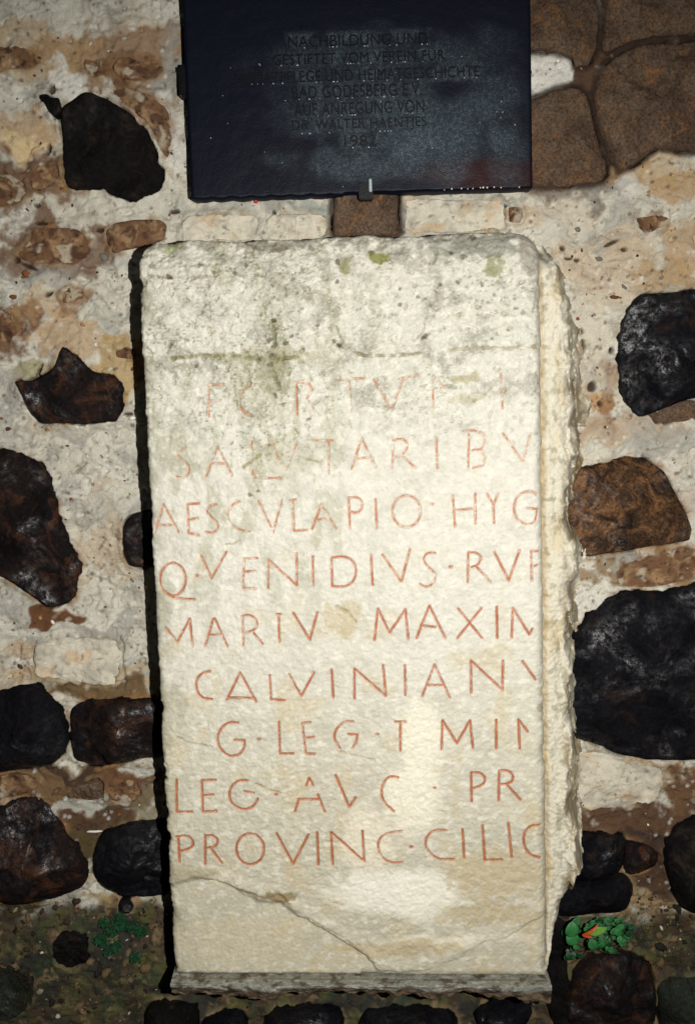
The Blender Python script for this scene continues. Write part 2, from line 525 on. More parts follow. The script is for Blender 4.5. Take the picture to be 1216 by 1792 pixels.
# broad stains: (px, py, rx, ry, colour, strength)
STAINS = [
    (230, 100, 150, 50, lin(138, 106, 74), .75), (270, 170, 60, 60, lin(138, 106, 74), .7), (80, 90, 90, 40, C_tan, .5),
    (115, 140, 30, 30, C_white, .8), (235, 120, 60, 25, C_brown, .55), (300, 130, 25, 70, C_grey, .8),
    (305, 250, 22, 60, C_white, .5), (40, 240, 50, 50, C_tan, .6), (95, 320, 40, 40, C_brown, .8), (30, 330, 40, 40, C_brown, .8),
    (45, 260, 25, 18, lin(216, 196, 150), .6),
    (100, 430, 90, 50, C_brown, .75), (70, 480, 60, 20, C_grey, .5), (130, 520, 36, 20, lin(134, 100, 70), .7),
    (15, 570, 34, 44, C_brown, .85), (120, 590, 50, 40, C_tan, .6), (205, 640, 40, 50, lin(170, 140, 86), .7),
    (60, 650, 30, 22, lin(150, 140, 95), .6), (20, 720, 30, 60, C_grey, .5), (60, 540, 50, 20, C_tan, .45),
    (180, 900, 60, 20, C_grey, .35), (195, 960, 40, 60, C_tan, .35), (40, 1040, 50, 40, C_grey, .55),
    (85, 1080, 42, 14, lin(100, 66, 40), .9), (60, 1135, 35, 18, C_tan, .5), (140, 1180, 120, 16, lin(176, 150, 108), .55),
    (165, 1208, 120, 20, lin(108, 86, 58), .9), (180, 1105, 80, 12, C_grey, .6), (225, 1080, 18, 20, C_grey, .7),
    (130, 1365, 170, 40, lin(116, 92, 66), .92), (210, 1385, 70, 34, lin(100, 70, 48), .8), (150, 1445, 120, 34, lin(92, 68, 48), .92), (150, 1412, 60, 12, lin(170, 168, 156), .85), (175, 1475, 40, 34, lin(80, 68, 40), .95), (130, 1350, 60, 12, lin(60, 46, 34), .8), (260, 1420, 30, 40, lin(120, 108, 84), .7), (20, 1560, 60, 30, lin(70, 64, 36), .9), (180, 1440, 30, 14, lin(84, 64, 48), .8),
    (250, 1345, 30, 12, lin(180, 178, 166), .9),
    (180, 1585, 34, 16, lin(168, 148, 108), .9), (240, 1580, 46, 22, lin(150, 116, 84), .8),
    (1040, 200, 70, 130, lin(84, 62, 46), .9), (960, 300, 60, 40, lin(100, 76, 54), .7), (1130, 60, 110, 30, lin(84, 62, 46), .9), (966, 124, 34, 34, C_white, .95), (1120, 270, 80, 26, lin(196, 172, 132), .6), (1180, 320, 60, 26, C_tan, .7),
    (1100, 300, 130, 18, C_tan, .4), (900, 380, 40, 14, C_tan, .35), (985, 375, 60, 24, C_pink, .5), (1080, 380, 22, 20, C_grey, .5),
    (1060, 470, 80, 40, lin(188, 164, 132), .5), (1165, 490, 60, 24, lin(164, 134, 90), .6), (1195, 440, 30, 50, C_tan, .6), (1060, 520, 70, 30, C_pink, .5),
    (1030, 600, 24, 80, C_pink, .4), (1050, 705, 30, 30, lin(170, 130, 84), .75), (1065, 690, 16, 60, lin(130, 90, 56), .5),
    (1100, 760, 90, 20, lin(170, 140, 108), .5), (1150, 780, 60, 30, C_grey, .6), (1060, 880, 200, 14, lin(120, 90, 60), .2),
    (1195, 880, 24, 60, lin(190, 178, 160), .6), (1120, 990, 110, 24, lin(136, 112, 82), .8), (1090, 985, 30, 16, C_grey, .8), (1020, 1060, 30, 30, C_white, .5),
    (1120, 1350, 80, 18, lin(170, 140, 100), .5), (1190, 1385, 46, 40, lin(104, 76, 52), .9), (1100, 1440, 150, 34, lin(90, 66, 48), .95), (1120, 1500, 120, 40, lin(62, 46, 36), .9),
    (1140, 1540, 60, 40, lin(74, 54, 40), .9), (1120, 1576, 40, 22, lin(150, 126, 92), .9), (1170, 1610, 60, 24, lin(140, 116, 82), .8),
    (1030, 330, 70, 16, C_grey, .4), (985, 1602, 50, 14, lin(40, 34, 28), 1.0), (965, 1640, 20, 60, lin(40, 34, 28), 1.0), (560, 360, 300, 14, C_grey, .55), (300, 370, 60, 18, C_cream, .5), (150, 365, 100, 16, C_cream, .6),
    (560, 358, 40, 10, lin(150, 160, 150), .6),
]
DIRT_TOP = at(300, 1568)[1]
DIRT_TOP_R = at(1050, 1600)[1]


def wall_colour(X, Z, H):
    wx = X + 0.03 * fbm(X, Z, 0.05, 3, 41); wz = Z + 0.03 * fbm(X, Z, 0.05, 3, 43)
    c = np.broadcast_to(C_cream, X.shape + (3,)).copy()
    c = mix(c, C_grey, 0.75 * sst(0.05, 0.6, fbm(wx, wz * 1.3, 0.05, 4, 51)))
    c = mix(c, C_tan, 0.4 * sst(0.34, 0.8, fbm(wx, wz, 0.07, 4, 53)))
    c = mix(c, C_white, 0.4 * sst(0.2, 0.7, fbm(wx, wz, 0.035, 4, 55)))
    c = mix(c, C_pink, 0.4 * sst(0.1, 0.6, fbm(wx, wz, 0.09, 3, 57)))
    c = mix(c, lin(140, 132, 118), 0.6 * sst(0.45, 0.8, ridge(wx, wz * 2.2, 0.05, 4, 59) - 0.2))
    for px, py, rx, ry, cc, st in STAINS:
        x0, z0 = at(px, py)
        q = ((wx - x0) / (rx * MM)) ** 2 + ((wz - z0) / (ry * MM)) ** 2
        q = q + 0.8 * fbm(X, Z, 0.018, 4, 61) + 0.25 * fbm(X, Z, 0.05, 2, 63)
        c = mix(c, cc, min(1, st * 1.1) * sst(1.6, 0.7, q))
    # brown grit
    d, i = worley(X, Z, 0.0065, 71)
    g = (i > 0.93) & (d < 0.42) & (fbm(X, Z, 0.05, 2, 73) > 0)
    c = np.where(g[..., None], mix(c, C_brown, np.full(X.shape, 0.55)), c)
    d, i = worley(X, Z, 0.012, 75)
    c = mix(c, C_dark, 0.6 * ((i > 0.965) * sst(0.36, 0.2, d)))
    c = mix(c, C_white, 0.5 * ((i < 0.06) * sst(0.36, 0.2, d)))
    # damp dirt and algae low on the wall
    right = sst(0.0, 0.3, X)
    edge = (DIRT_TOP * (1 - right) + DIRT_TOP_R * right) + 0.02 * fbm(X, Z, 0.06, 3, 81)
    low = sst(0.012, -0.03, Z - edge)
    dirt = np.broadcast_to(lin(66, 52, 34), X.shape + (3,)).copy()
    dirt = mix(dirt, lin(78, 76, 38), sst(-0.1, 0.4, fbm(wx, wz, 0.045, 4, 83)))
    dirt = mix(dirt, lin(34, 32, 24), sst(0.0, 0.4, fbm(wx, wz, 0.06, 4, 85)))
    dirt = mix(dirt, lin(30, 52, 28), 0.7 * sst(0.15, 0.5, fbm(wx, wz, 0.05, 3, 87)))
    dirt = mix(dirt, lin(128, 106, 74), 0.85 * sst(0.3, 0.65, fbm(X, Z, 0.022, 4, 89)))
    dirt = mix(dirt, lin(22, 20, 18), 0.7 * sst(0.3, 0.6, fbm(X, Z, 0.018, 4, 90)))
    c = mix(c, dirt, low * 0.96)
    return c


def axis(lo, hi, flo, fhi, fine, coarse):
    a = [np.arange(flo, fhi, fine)]
    a.insert(0, np.arange(lo, flo, coarse)); a.append(np.arange(fhi, hi + coarse, coarse))
    return np.concatenate(a)


xs = axis(-1.15, 1.15, -0.68, 0.68, 0.0023, 0.012)
zs = axis(0.06, 2.62, CZ - 1.20, CZ + 0.72, 0.0023, 0.012)
X, Z = np.meshgrid(xs, zs)
H = wall_height(X, Z)
H0 = H.copy()
colr = wall_colour(X, Z, H)
sink = np.zeros(X.shape); dkm = np.ones(X.shape)
near = np.full(X.shape, 1.0)
lapn = 0.0036 * fbm(X, Z, 0.024, 3, 95)
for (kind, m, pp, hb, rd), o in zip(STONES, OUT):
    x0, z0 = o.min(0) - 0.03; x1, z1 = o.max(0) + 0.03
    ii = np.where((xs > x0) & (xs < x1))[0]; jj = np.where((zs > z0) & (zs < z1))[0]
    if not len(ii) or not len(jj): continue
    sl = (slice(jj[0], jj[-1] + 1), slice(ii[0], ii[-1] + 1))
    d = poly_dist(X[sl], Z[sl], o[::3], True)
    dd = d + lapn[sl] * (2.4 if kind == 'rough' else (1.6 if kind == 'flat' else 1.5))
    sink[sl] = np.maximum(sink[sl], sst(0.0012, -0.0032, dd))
    near[sl] = np.minimum(near[sl], np.abs(d))
    if isinstance(m, str): dkm[sl] = np.where(dd < 0.001, 0.25, dkm[sl])
    # mortar rim: iron staining and a slight squeeze up against the stone
    edge = sst(0.014, 0.0, d) * (d > -0.004)
    rim = edge * sst(-0.2, 0.5, fbm(X[sl], Z[sl], 0.035, 3, 97))
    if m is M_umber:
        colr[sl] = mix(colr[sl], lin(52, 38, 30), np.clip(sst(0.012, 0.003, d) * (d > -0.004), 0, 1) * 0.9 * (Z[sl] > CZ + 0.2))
    elif m in (M_tan, M_rust, M_dbrown):
        colr[sl] = mix(colr[sl], lin(140, 106, 66), rim * 0.75)
    else:
        colr[sl] = mix(colr[sl], lin(150, 132, 96), rim * 0.5)
    H[sl] += 0.006 * edge * sst(-0.5, 0.3, fbm(X[sl], Z[sl], 0.05, 2, 98))
# a hairline crack in the pale block, small dark cavities
PITS = [(75, 392, 11, 4, 8), (86, 515, 7, 4, -20), (1018, 606, 5, 12, 0), (1068, 613, 4, 6, 0), (1036, 677, 8, 9, 0), (1050, 707, 4, 5, 0), (984, 434, 5, 4, 0), (1092, 436, 5, 4, 0),
        (480, 372, 4, 3, 30), (348, 352, 4, 3, 0), (90, 155, 6, 9, 0), (86, 262, 4, 10, 10), (305, 370, 9, 4, 0), (175, 403, 7, 4, 0), (30, 455, 5, 6, 0), (50, 466, 16, 3, 25),
        (1070, 425, 14, 3, -25), (995, 452, 8, 2, 0), (66, 360, 6, 3, 0), (1015, 580, 5, 5, 0), (880, 362, 6, 3, 0), (1010, 455, 5, 3, 0), (224, 725, 8, 3, 0), (70, 650, 3, 14, 25)]
for px, py, rx, ry, an in PITS:
    x0, z0 = at(px, py); a = math.radians(an)
    dx, dz = X - x0, Z - z0
    u = (dx * math.cos(a) - dz * math.sin(a)) / (rx * MM); v = (dx * math.sin(a) + dz * math.cos(a)) / (ry * MM)
    q = u * u + v * v
    near_m = q < 4
    k = np.where(near_m, sst(1.3, 0.6, q), 0)
    H -= 0.013 * k
    colr = np.where((k > 0)[..., None], mix(colr, lin(44, 28, 20), k * 0.9), colr)
crk = poly_dist(X, Z, ats([(212, 1112), (219, 1130), (216, 1150), (222, 1180), (220, 1204)]))
k = sst(0.0022, 0.0004, crk); H -= 0.004 * k; colr = mix(colr, lin(70, 58, 46), k * 0.8)
H = H - 0.034 * sink * (0.12 + 0.88 * (dkm > .5))
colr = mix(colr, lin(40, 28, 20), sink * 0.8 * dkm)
Y = -H
# turn the outer ring back so the wall has thickness
ring = np.zeros(X.shape, bool); ring[0, :] = ring[-1, :] = True; ring[:, 0] = ring[:, -1] = True
Y = np.where(ring, 0.35, Y)
verts = np.stack([X.ravel(), Y.ravel(), Z.ravel()], 1)
fc = grid_faces(len(xs), len(zs))
# nothing is needed where the tablet and the plaque cover the wall
fx, fz = X.ravel()[fc[:, 0]], Z.ravel()[fc[:, 0]]
hid = (fx > FL + 0.05) & (fx < FR - 0.02) & (fz > FB + 0.03) & (fz < FT - 0.05)
fc = fc[~hid]
verts, fc, cc = compact(verts, fc, colr.reshape(-1, 3))
mesh_obj('mortar', verts, fc, M_wall, wall, cc)


def hw(x, z):
    i = min(max(int(np.searchsorted(xs, x)), 0), len(xs) - 1); j = min(max(int(np.searchsorted(zs, z)), 0), len(zs) - 1)
    return float(H0[j, i])


# ------------------------------------------------------------------ stones
def stone_paint(kind, x, z, seed):
    wx = x + 0.01 * fbm(x, z, 0.03, 3, seed); wz = z + 0.01 * fbm(x, z, 0.03, 3, seed + 1)
    if kind == 'tan':
        c = np.broadcast_to(lin(112, 82, 58), x.shape + (3,)).copy()
        c = mix(c, lin(154, 124, 90), sst(-0.1, 0.5, fbm(wx, wz, 0.022, 4, seed + 2)))
        c = mix(c, lin(74, 50, 38), 0.85 * sst(0.05, 0.5, fbm(wx, wz, 0.018, 4, seed + 3)))
        c = mix(c, lin(180, 168, 146), 0.8 * sst(0.3, 0.6, fbm(wx, wz, 0.03, 4, seed + 4)))
        c = mix(c, lin(50, 36, 30), 0.8 * sst(0.5, 0.8, fbm(x, z, 0.008, 3, seed + 5)))
    else:
        c = np.broadcast_to(lin(206, 199, 180), x.shape + (3,)).copy()
        c = mix(c, lin(176, 170, 154), sst(0.0, 0.6, fbm(wx, wz, 0.04, 4, seed + 2)))
        c = mix(c, lin(200, 168, 128), 0.6 * sst(0.2, 0.6, fbm(wx, wz, 0.03, 4, seed + 3)))
        c = mix(c, lin(110, 98, 84), 0.7 * sst(0.5, 0.8, fbm(x, z, 0.010, 3, seed + 5)))
    return c


def make_stone(o, kind, m, hb, rd, seed):
    n = len(o); R = 20
    c = o.mean(0)
    rs = np.linspace(1.035, 0.0, R + 1)[:-1]
    rnd = random.Random(seed)
    P = (c[None, None, :] + (o - c)[None, :, :] * rs[:, None, None])        # R,n,2
    x, z = P[..., 0], P[..., 1]
    size = np.linalg.norm(o - c, axis=1).mean()
    rr_ = np.clip(rs, 0, 1)[:, None] * np.ones((1, n))
    d_edge = (1 - rr_) * size

    def hgt(x, z, rr_, d_edge):
        fac = np.full(x.shape, 1e9)
        tilt = 0.10 if kind == 'flat' else 0.5
        for k in range(6):
            a = rnd2.uniform(0, 6.28) if False else angs[k]
            s = tilt * sl[k]
            fac = np.minimum(fac, hb * offs[k] - s * ((x - c[0]) * math.cos(a) + (z - c[1]) * math.sin(a)))
        fac = np.maximum(fac, hb * 0.25)
        prof = np.sqrt(np.clip(1 - (1 - np.clip(d_edge / max(0.006, (0.45 + rd) * hb), 0, 1)) ** 2, 0, 1))
        h = fac * (0.25 + 0.75 * prof)
        if kind == 'bulge':
            h *= (0.72 + 0.38 * np.sqrt(np.clip(1 - rr_ ** 2, 0, 1)))
        amp = {'flat': .0024, 'bulge': .0045, 'rough': .0060}[kind]
        if kind == 'rough': h = h * 0.45 + .001
        if not isinstance(m, str): h = h + 0.006 * facets(x + 0.01 * fbm(x, z, .03, 2, seed), z, 0.055, seed % 83) * (1.2 if kind == 'bulge' else .4)
        h = h + amp * fbm(x + seed, z, 0.035, 4, seed % 97) + amp * 0.35 * fbm(x, z + seed, 0.009, 3, seed % 89)
        return h
    rnd2 = rnd
    angs = [rnd.uniform(0, 6.28) for _ in range(6)]
    sl = [rnd.uniform(0.25, 1.0) for _ in range(6)]
    offs = [rnd.uniform(0.85, 1.35) for _ in range(6)]
    def under(x, z):
        wx = x + 0.012 * fbm(x, z, 0.06, 2, 91); wz = z + 0.012 * fbm(x, z, 0.06, 2, 93)
        return 0.007 * fbm(x, z, 0.22, 2, 1) + 0.006 * fbm(wx, wz * 1.25, 0.06, 4 if isinstance(m, str) else 1, 3, 0.55) + .002
    base = under(x, z)
    h = hgt(x, z, rr_, d_edge) + base
    h[0] = -0.035                                                            # rim buried in the mortar
    h[1] = np.minimum(h[1], base[1] + 0.3 * hb)
    v = np.stack([x, -h, z], -1).reshape(-1, 3)
    hc = hgt(np.array([c[0]]), np.array([c[1]]), np.array([0.0]), np.array([size]))[0] + float(under(np.array([c[0]]), np.array([c[1]]))[0])
    v = np.vstack([v, [[c[0], -hc, c[1]]]])
    f = []
    for i in range(R - 1):
        for j in range(n):
            a, b = i * n + j, i * n + (j + 1) % n
            f.append((a, a + n, b + n, b))
    last = (R - 1) * n
    for j in range(n):
        f.append((last + j, len(v) - 1, len(v) - 1 if False else last + (j + 1) % n))
    # orientation towards the camera (-y)
    a, b, cc_ = v[f[0][0]], v[f[0][1]], v[f[0][2]]
    ar = 0.5 * np.sum(o[:, 0] * np.roll(o[:, 1], -1) - np.roll(o[:, 0], -1) * o[:, 1])
    if ar < 0: pass
    else: f = [tuple(reversed(q)) for q in f]
    f = [tuple(reversed(q)) for q in f] if False else f
    if isinstance(m, str):
        return mesh_obj('stone', v, f, M_wall, wall, stone_paint(m, v[:, 0], v[:, 2], seed))
    return mesh_obj('stone', v, f, m, wall)


lab = {0: 'large matt black stone set flat left of the plaque', 2: 'crown shaped dark brown stone left of the tablet',
       11: 'rust brown boulder right of the tablet', 12: 'largest black wet stone right of the tablet',
       32: 'squarish brown stone between plaque and tablet', 37: 'pale rectangular stone low on the right'}
for i, (s, o) in enumerate(zip(STONES, OUT)):
    ob = make_stone(o, s[0], s[1], s[3], s[4], 11 + i * 7)
    if i in lab: ob['label'] = lab[i]

# ------------------------------------------------------------------ small aggregate in the mortar
def ico():
    t = (1 + 5 ** .5) / 2
    v = np.array([(-1, t, 0), (1, t, 0), (-1, -t, 0), (1, -t, 0), (0, -1, t), (0, 1, t), (0, -1, -t), (0, 1, -t), (t, 0, -1), (t, 0, 1), (-t, 0, -1), (-t, 0, 1)], float)
    v /= np.linalg.norm(v[0])
    f = [(0, 11, 5), (0, 5, 1), (0, 1, 7), (0, 7, 10), (0, 10, 11), (1, 5, 9), (5, 11, 4), (11, 10, 2), (10, 7, 6), (7, 1, 8), (3, 9, 4), (3, 4, 2), (3, 2, 6), (3, 6, 8), (3, 8, 9), (4, 9, 5), (2, 4, 11), (6, 2, 10), (8, 6, 7), (9, 8, 1)]
    v = list(v); cache = {}; g = []
    def mid(a, b):
        k = (min(a, b), max(a, b))
        if k not in cache:
            p = (v[a] + v[b]) / 2; v.append(p / np.linalg.norm(p)); cache[k] = len(v) - 1
        return cache[k]
    for a, b, c in f:
        x, y, z = mid(a, b), mid(b, c), mid(c, a)
        g += [(a, x, z), (b, y, x), (c, z, y), (x, y, z)]
    return np.array(v), np.array(g)


IV, IF = ico()
rg = np.random.RandomState(5)
SD = [(o[::4], o.min(0) - .01, o.max(0) + .01) for o in OUT]


def in_stone(x, z, m=0.0):
    for o, a, b in SD:
        if a[0] < x < b[0] and a[1] < z < b[1]:
            if poly_dist(np.array([x]), np.array([z]), o, True)[0] < m: return True
    return False


PV, PF, PC = [], [], []
pal = [lin(92, 60, 40), lin(60, 44, 34), lin(120, 116, 106), lin(225, 220, 205), lin(168, 122, 78), lin(130, 84, 48), lin(150, 146, 134), lin(200, 190, 166)]
pw = [.16, .12, .16, .12, .14, .1, .1, .1]
cnt = 0
while cnt < 1000:
    x = rg.uniform(-0.66, 0.66); z = CZ + rg.uniform(-1.16, 0.60)
    if FL - 0.01 < x < FR + 0.02 and FB < z < FT: continue
    if in_stone(x, z, 0.002): continue
    s = 0.0011 * rg.lognormal(0.25, 0.5); s = min(s, 0.0055)
    q = IV * (1 + 0.25 * rg.uniform(-1, 1, (len(IV), 1)))
    q = q * np.array([s * rg.uniform(.9, 1.8), s * 0.8, s * rg.uniform(.6, 1.2)])
    a = rg.uniform(0, 3.14); q = q @ np.array([[math.cos(a), 0, math.sin(a)], [0, 1, 0], [-math.sin(a), 0, math.cos(a)]])
    q = q + np.array([x, -hw(x, z) - s * 0.1, z])
    c = pal[rg.choice(len(pal), p=pw)] * rg.uniform(.8, 1.15)
    low = z < (DIRT_TOP if x < 0 else DIRT_TOP_R)
    if low and rg.uniform() < .7: c = c * 0.45
    PF.append(IF + len(PV) * len(IV)); PV.append(q); PC.append(np.tile(c, (len(IV), 1))); cnt += 1
for k in range(420):
    lf = rg.uniform() < .62
    px, py = (rg.uniform(-10, 285), rg.uniform(1575, 1800)) if lf else (rg.uniform(1090, 1225), rg.uniform(1480, 1720))
    x, z = at(px, py)
    if in_stone(x, z, 0.001): continue
    s = min(0.0016 * rg.lognormal(0.35, 0.5), 0.008)
    q = IV * (1 + 0.3 * rg.uniform(-1, 1, (len(IV), 1))) * np.array([s * rg.uniform(.9, 1.9), s * 0.9, s * rg.uniform(.6, 1.3)])
    a = rg.uniform(0, 3.14); q = q @ np.array([[math.cos(a), 0, math.sin(a)], [0, 1, 0], [-math.sin(a), 0, math.cos(a)]])
    c = [lin(110, 90, 62), lin(60, 48, 36), lin(150, 138, 110), lin(84, 80, 46), lin(40, 34, 30), lin(205, 198, 176)][rg.choice(6, p=[.25, .22, .13, .18, .17, .05])]
    PF.append(IF + len(PV) * len(IV)); PV.append(q + np.array([x, -hw(x, z), z])); PC.append(np.tile(c, (len(IV), 1)))
tag(mesh_obj('grit', np.vstack(PV), np.vstack(PF), M_wall, wall, np.vstack(PC)), kind='stuff')

# ------------------------------------------------------------------ inscribed tablet
tab = empty('inscribed_tablet', ((FL + FR) / 2, -T, FB), 'tall cream marble tablet carved with a red painted Latin inscription, broken along its right side', 'stone tablet')


def ell(cx, cy, rx, ry, n=18):
    return [(cx + rx * math.sin(k / n * 2 * math.pi), cy - ry * math.cos(k / n * 2 * math.pi)) for k in range(n + 1)]


def curve_up(pts):
    """round the traced curves, keep the sharp corners"""
    p = [np.array(q, float) for q in pts]
    if len(p) < 5: return pts
    cuts = [0]
    for i in range(1, len(p) - 1):
        a, b = p[i] - p[i - 1], p[i + 1] - p[i]
        if math.acos(max(-1, min(1, float(a @ b) / (np.linalg.norm(a) * np.linalg.norm(b) + 1e-9)))) > 1.25: cuts.append(i)
    cuts.append(len(p) - 1)
    out = []
    for a, b in zip(cuts[:-1], cuts[1:]):
        seg = p[a:b + 1]
        if len(seg) > 2:
            for _ in range(2):
                q = [seg[0]]
                for i in range(len(seg) - 1):
                    q += [seg[i] * .75 + seg[i + 1] * .25, seg[i] * .25 + seg[i + 1] * .75]
                q.append(seg[-1]); seg = q
        out += seg
    return [tuple(v) for v in out]


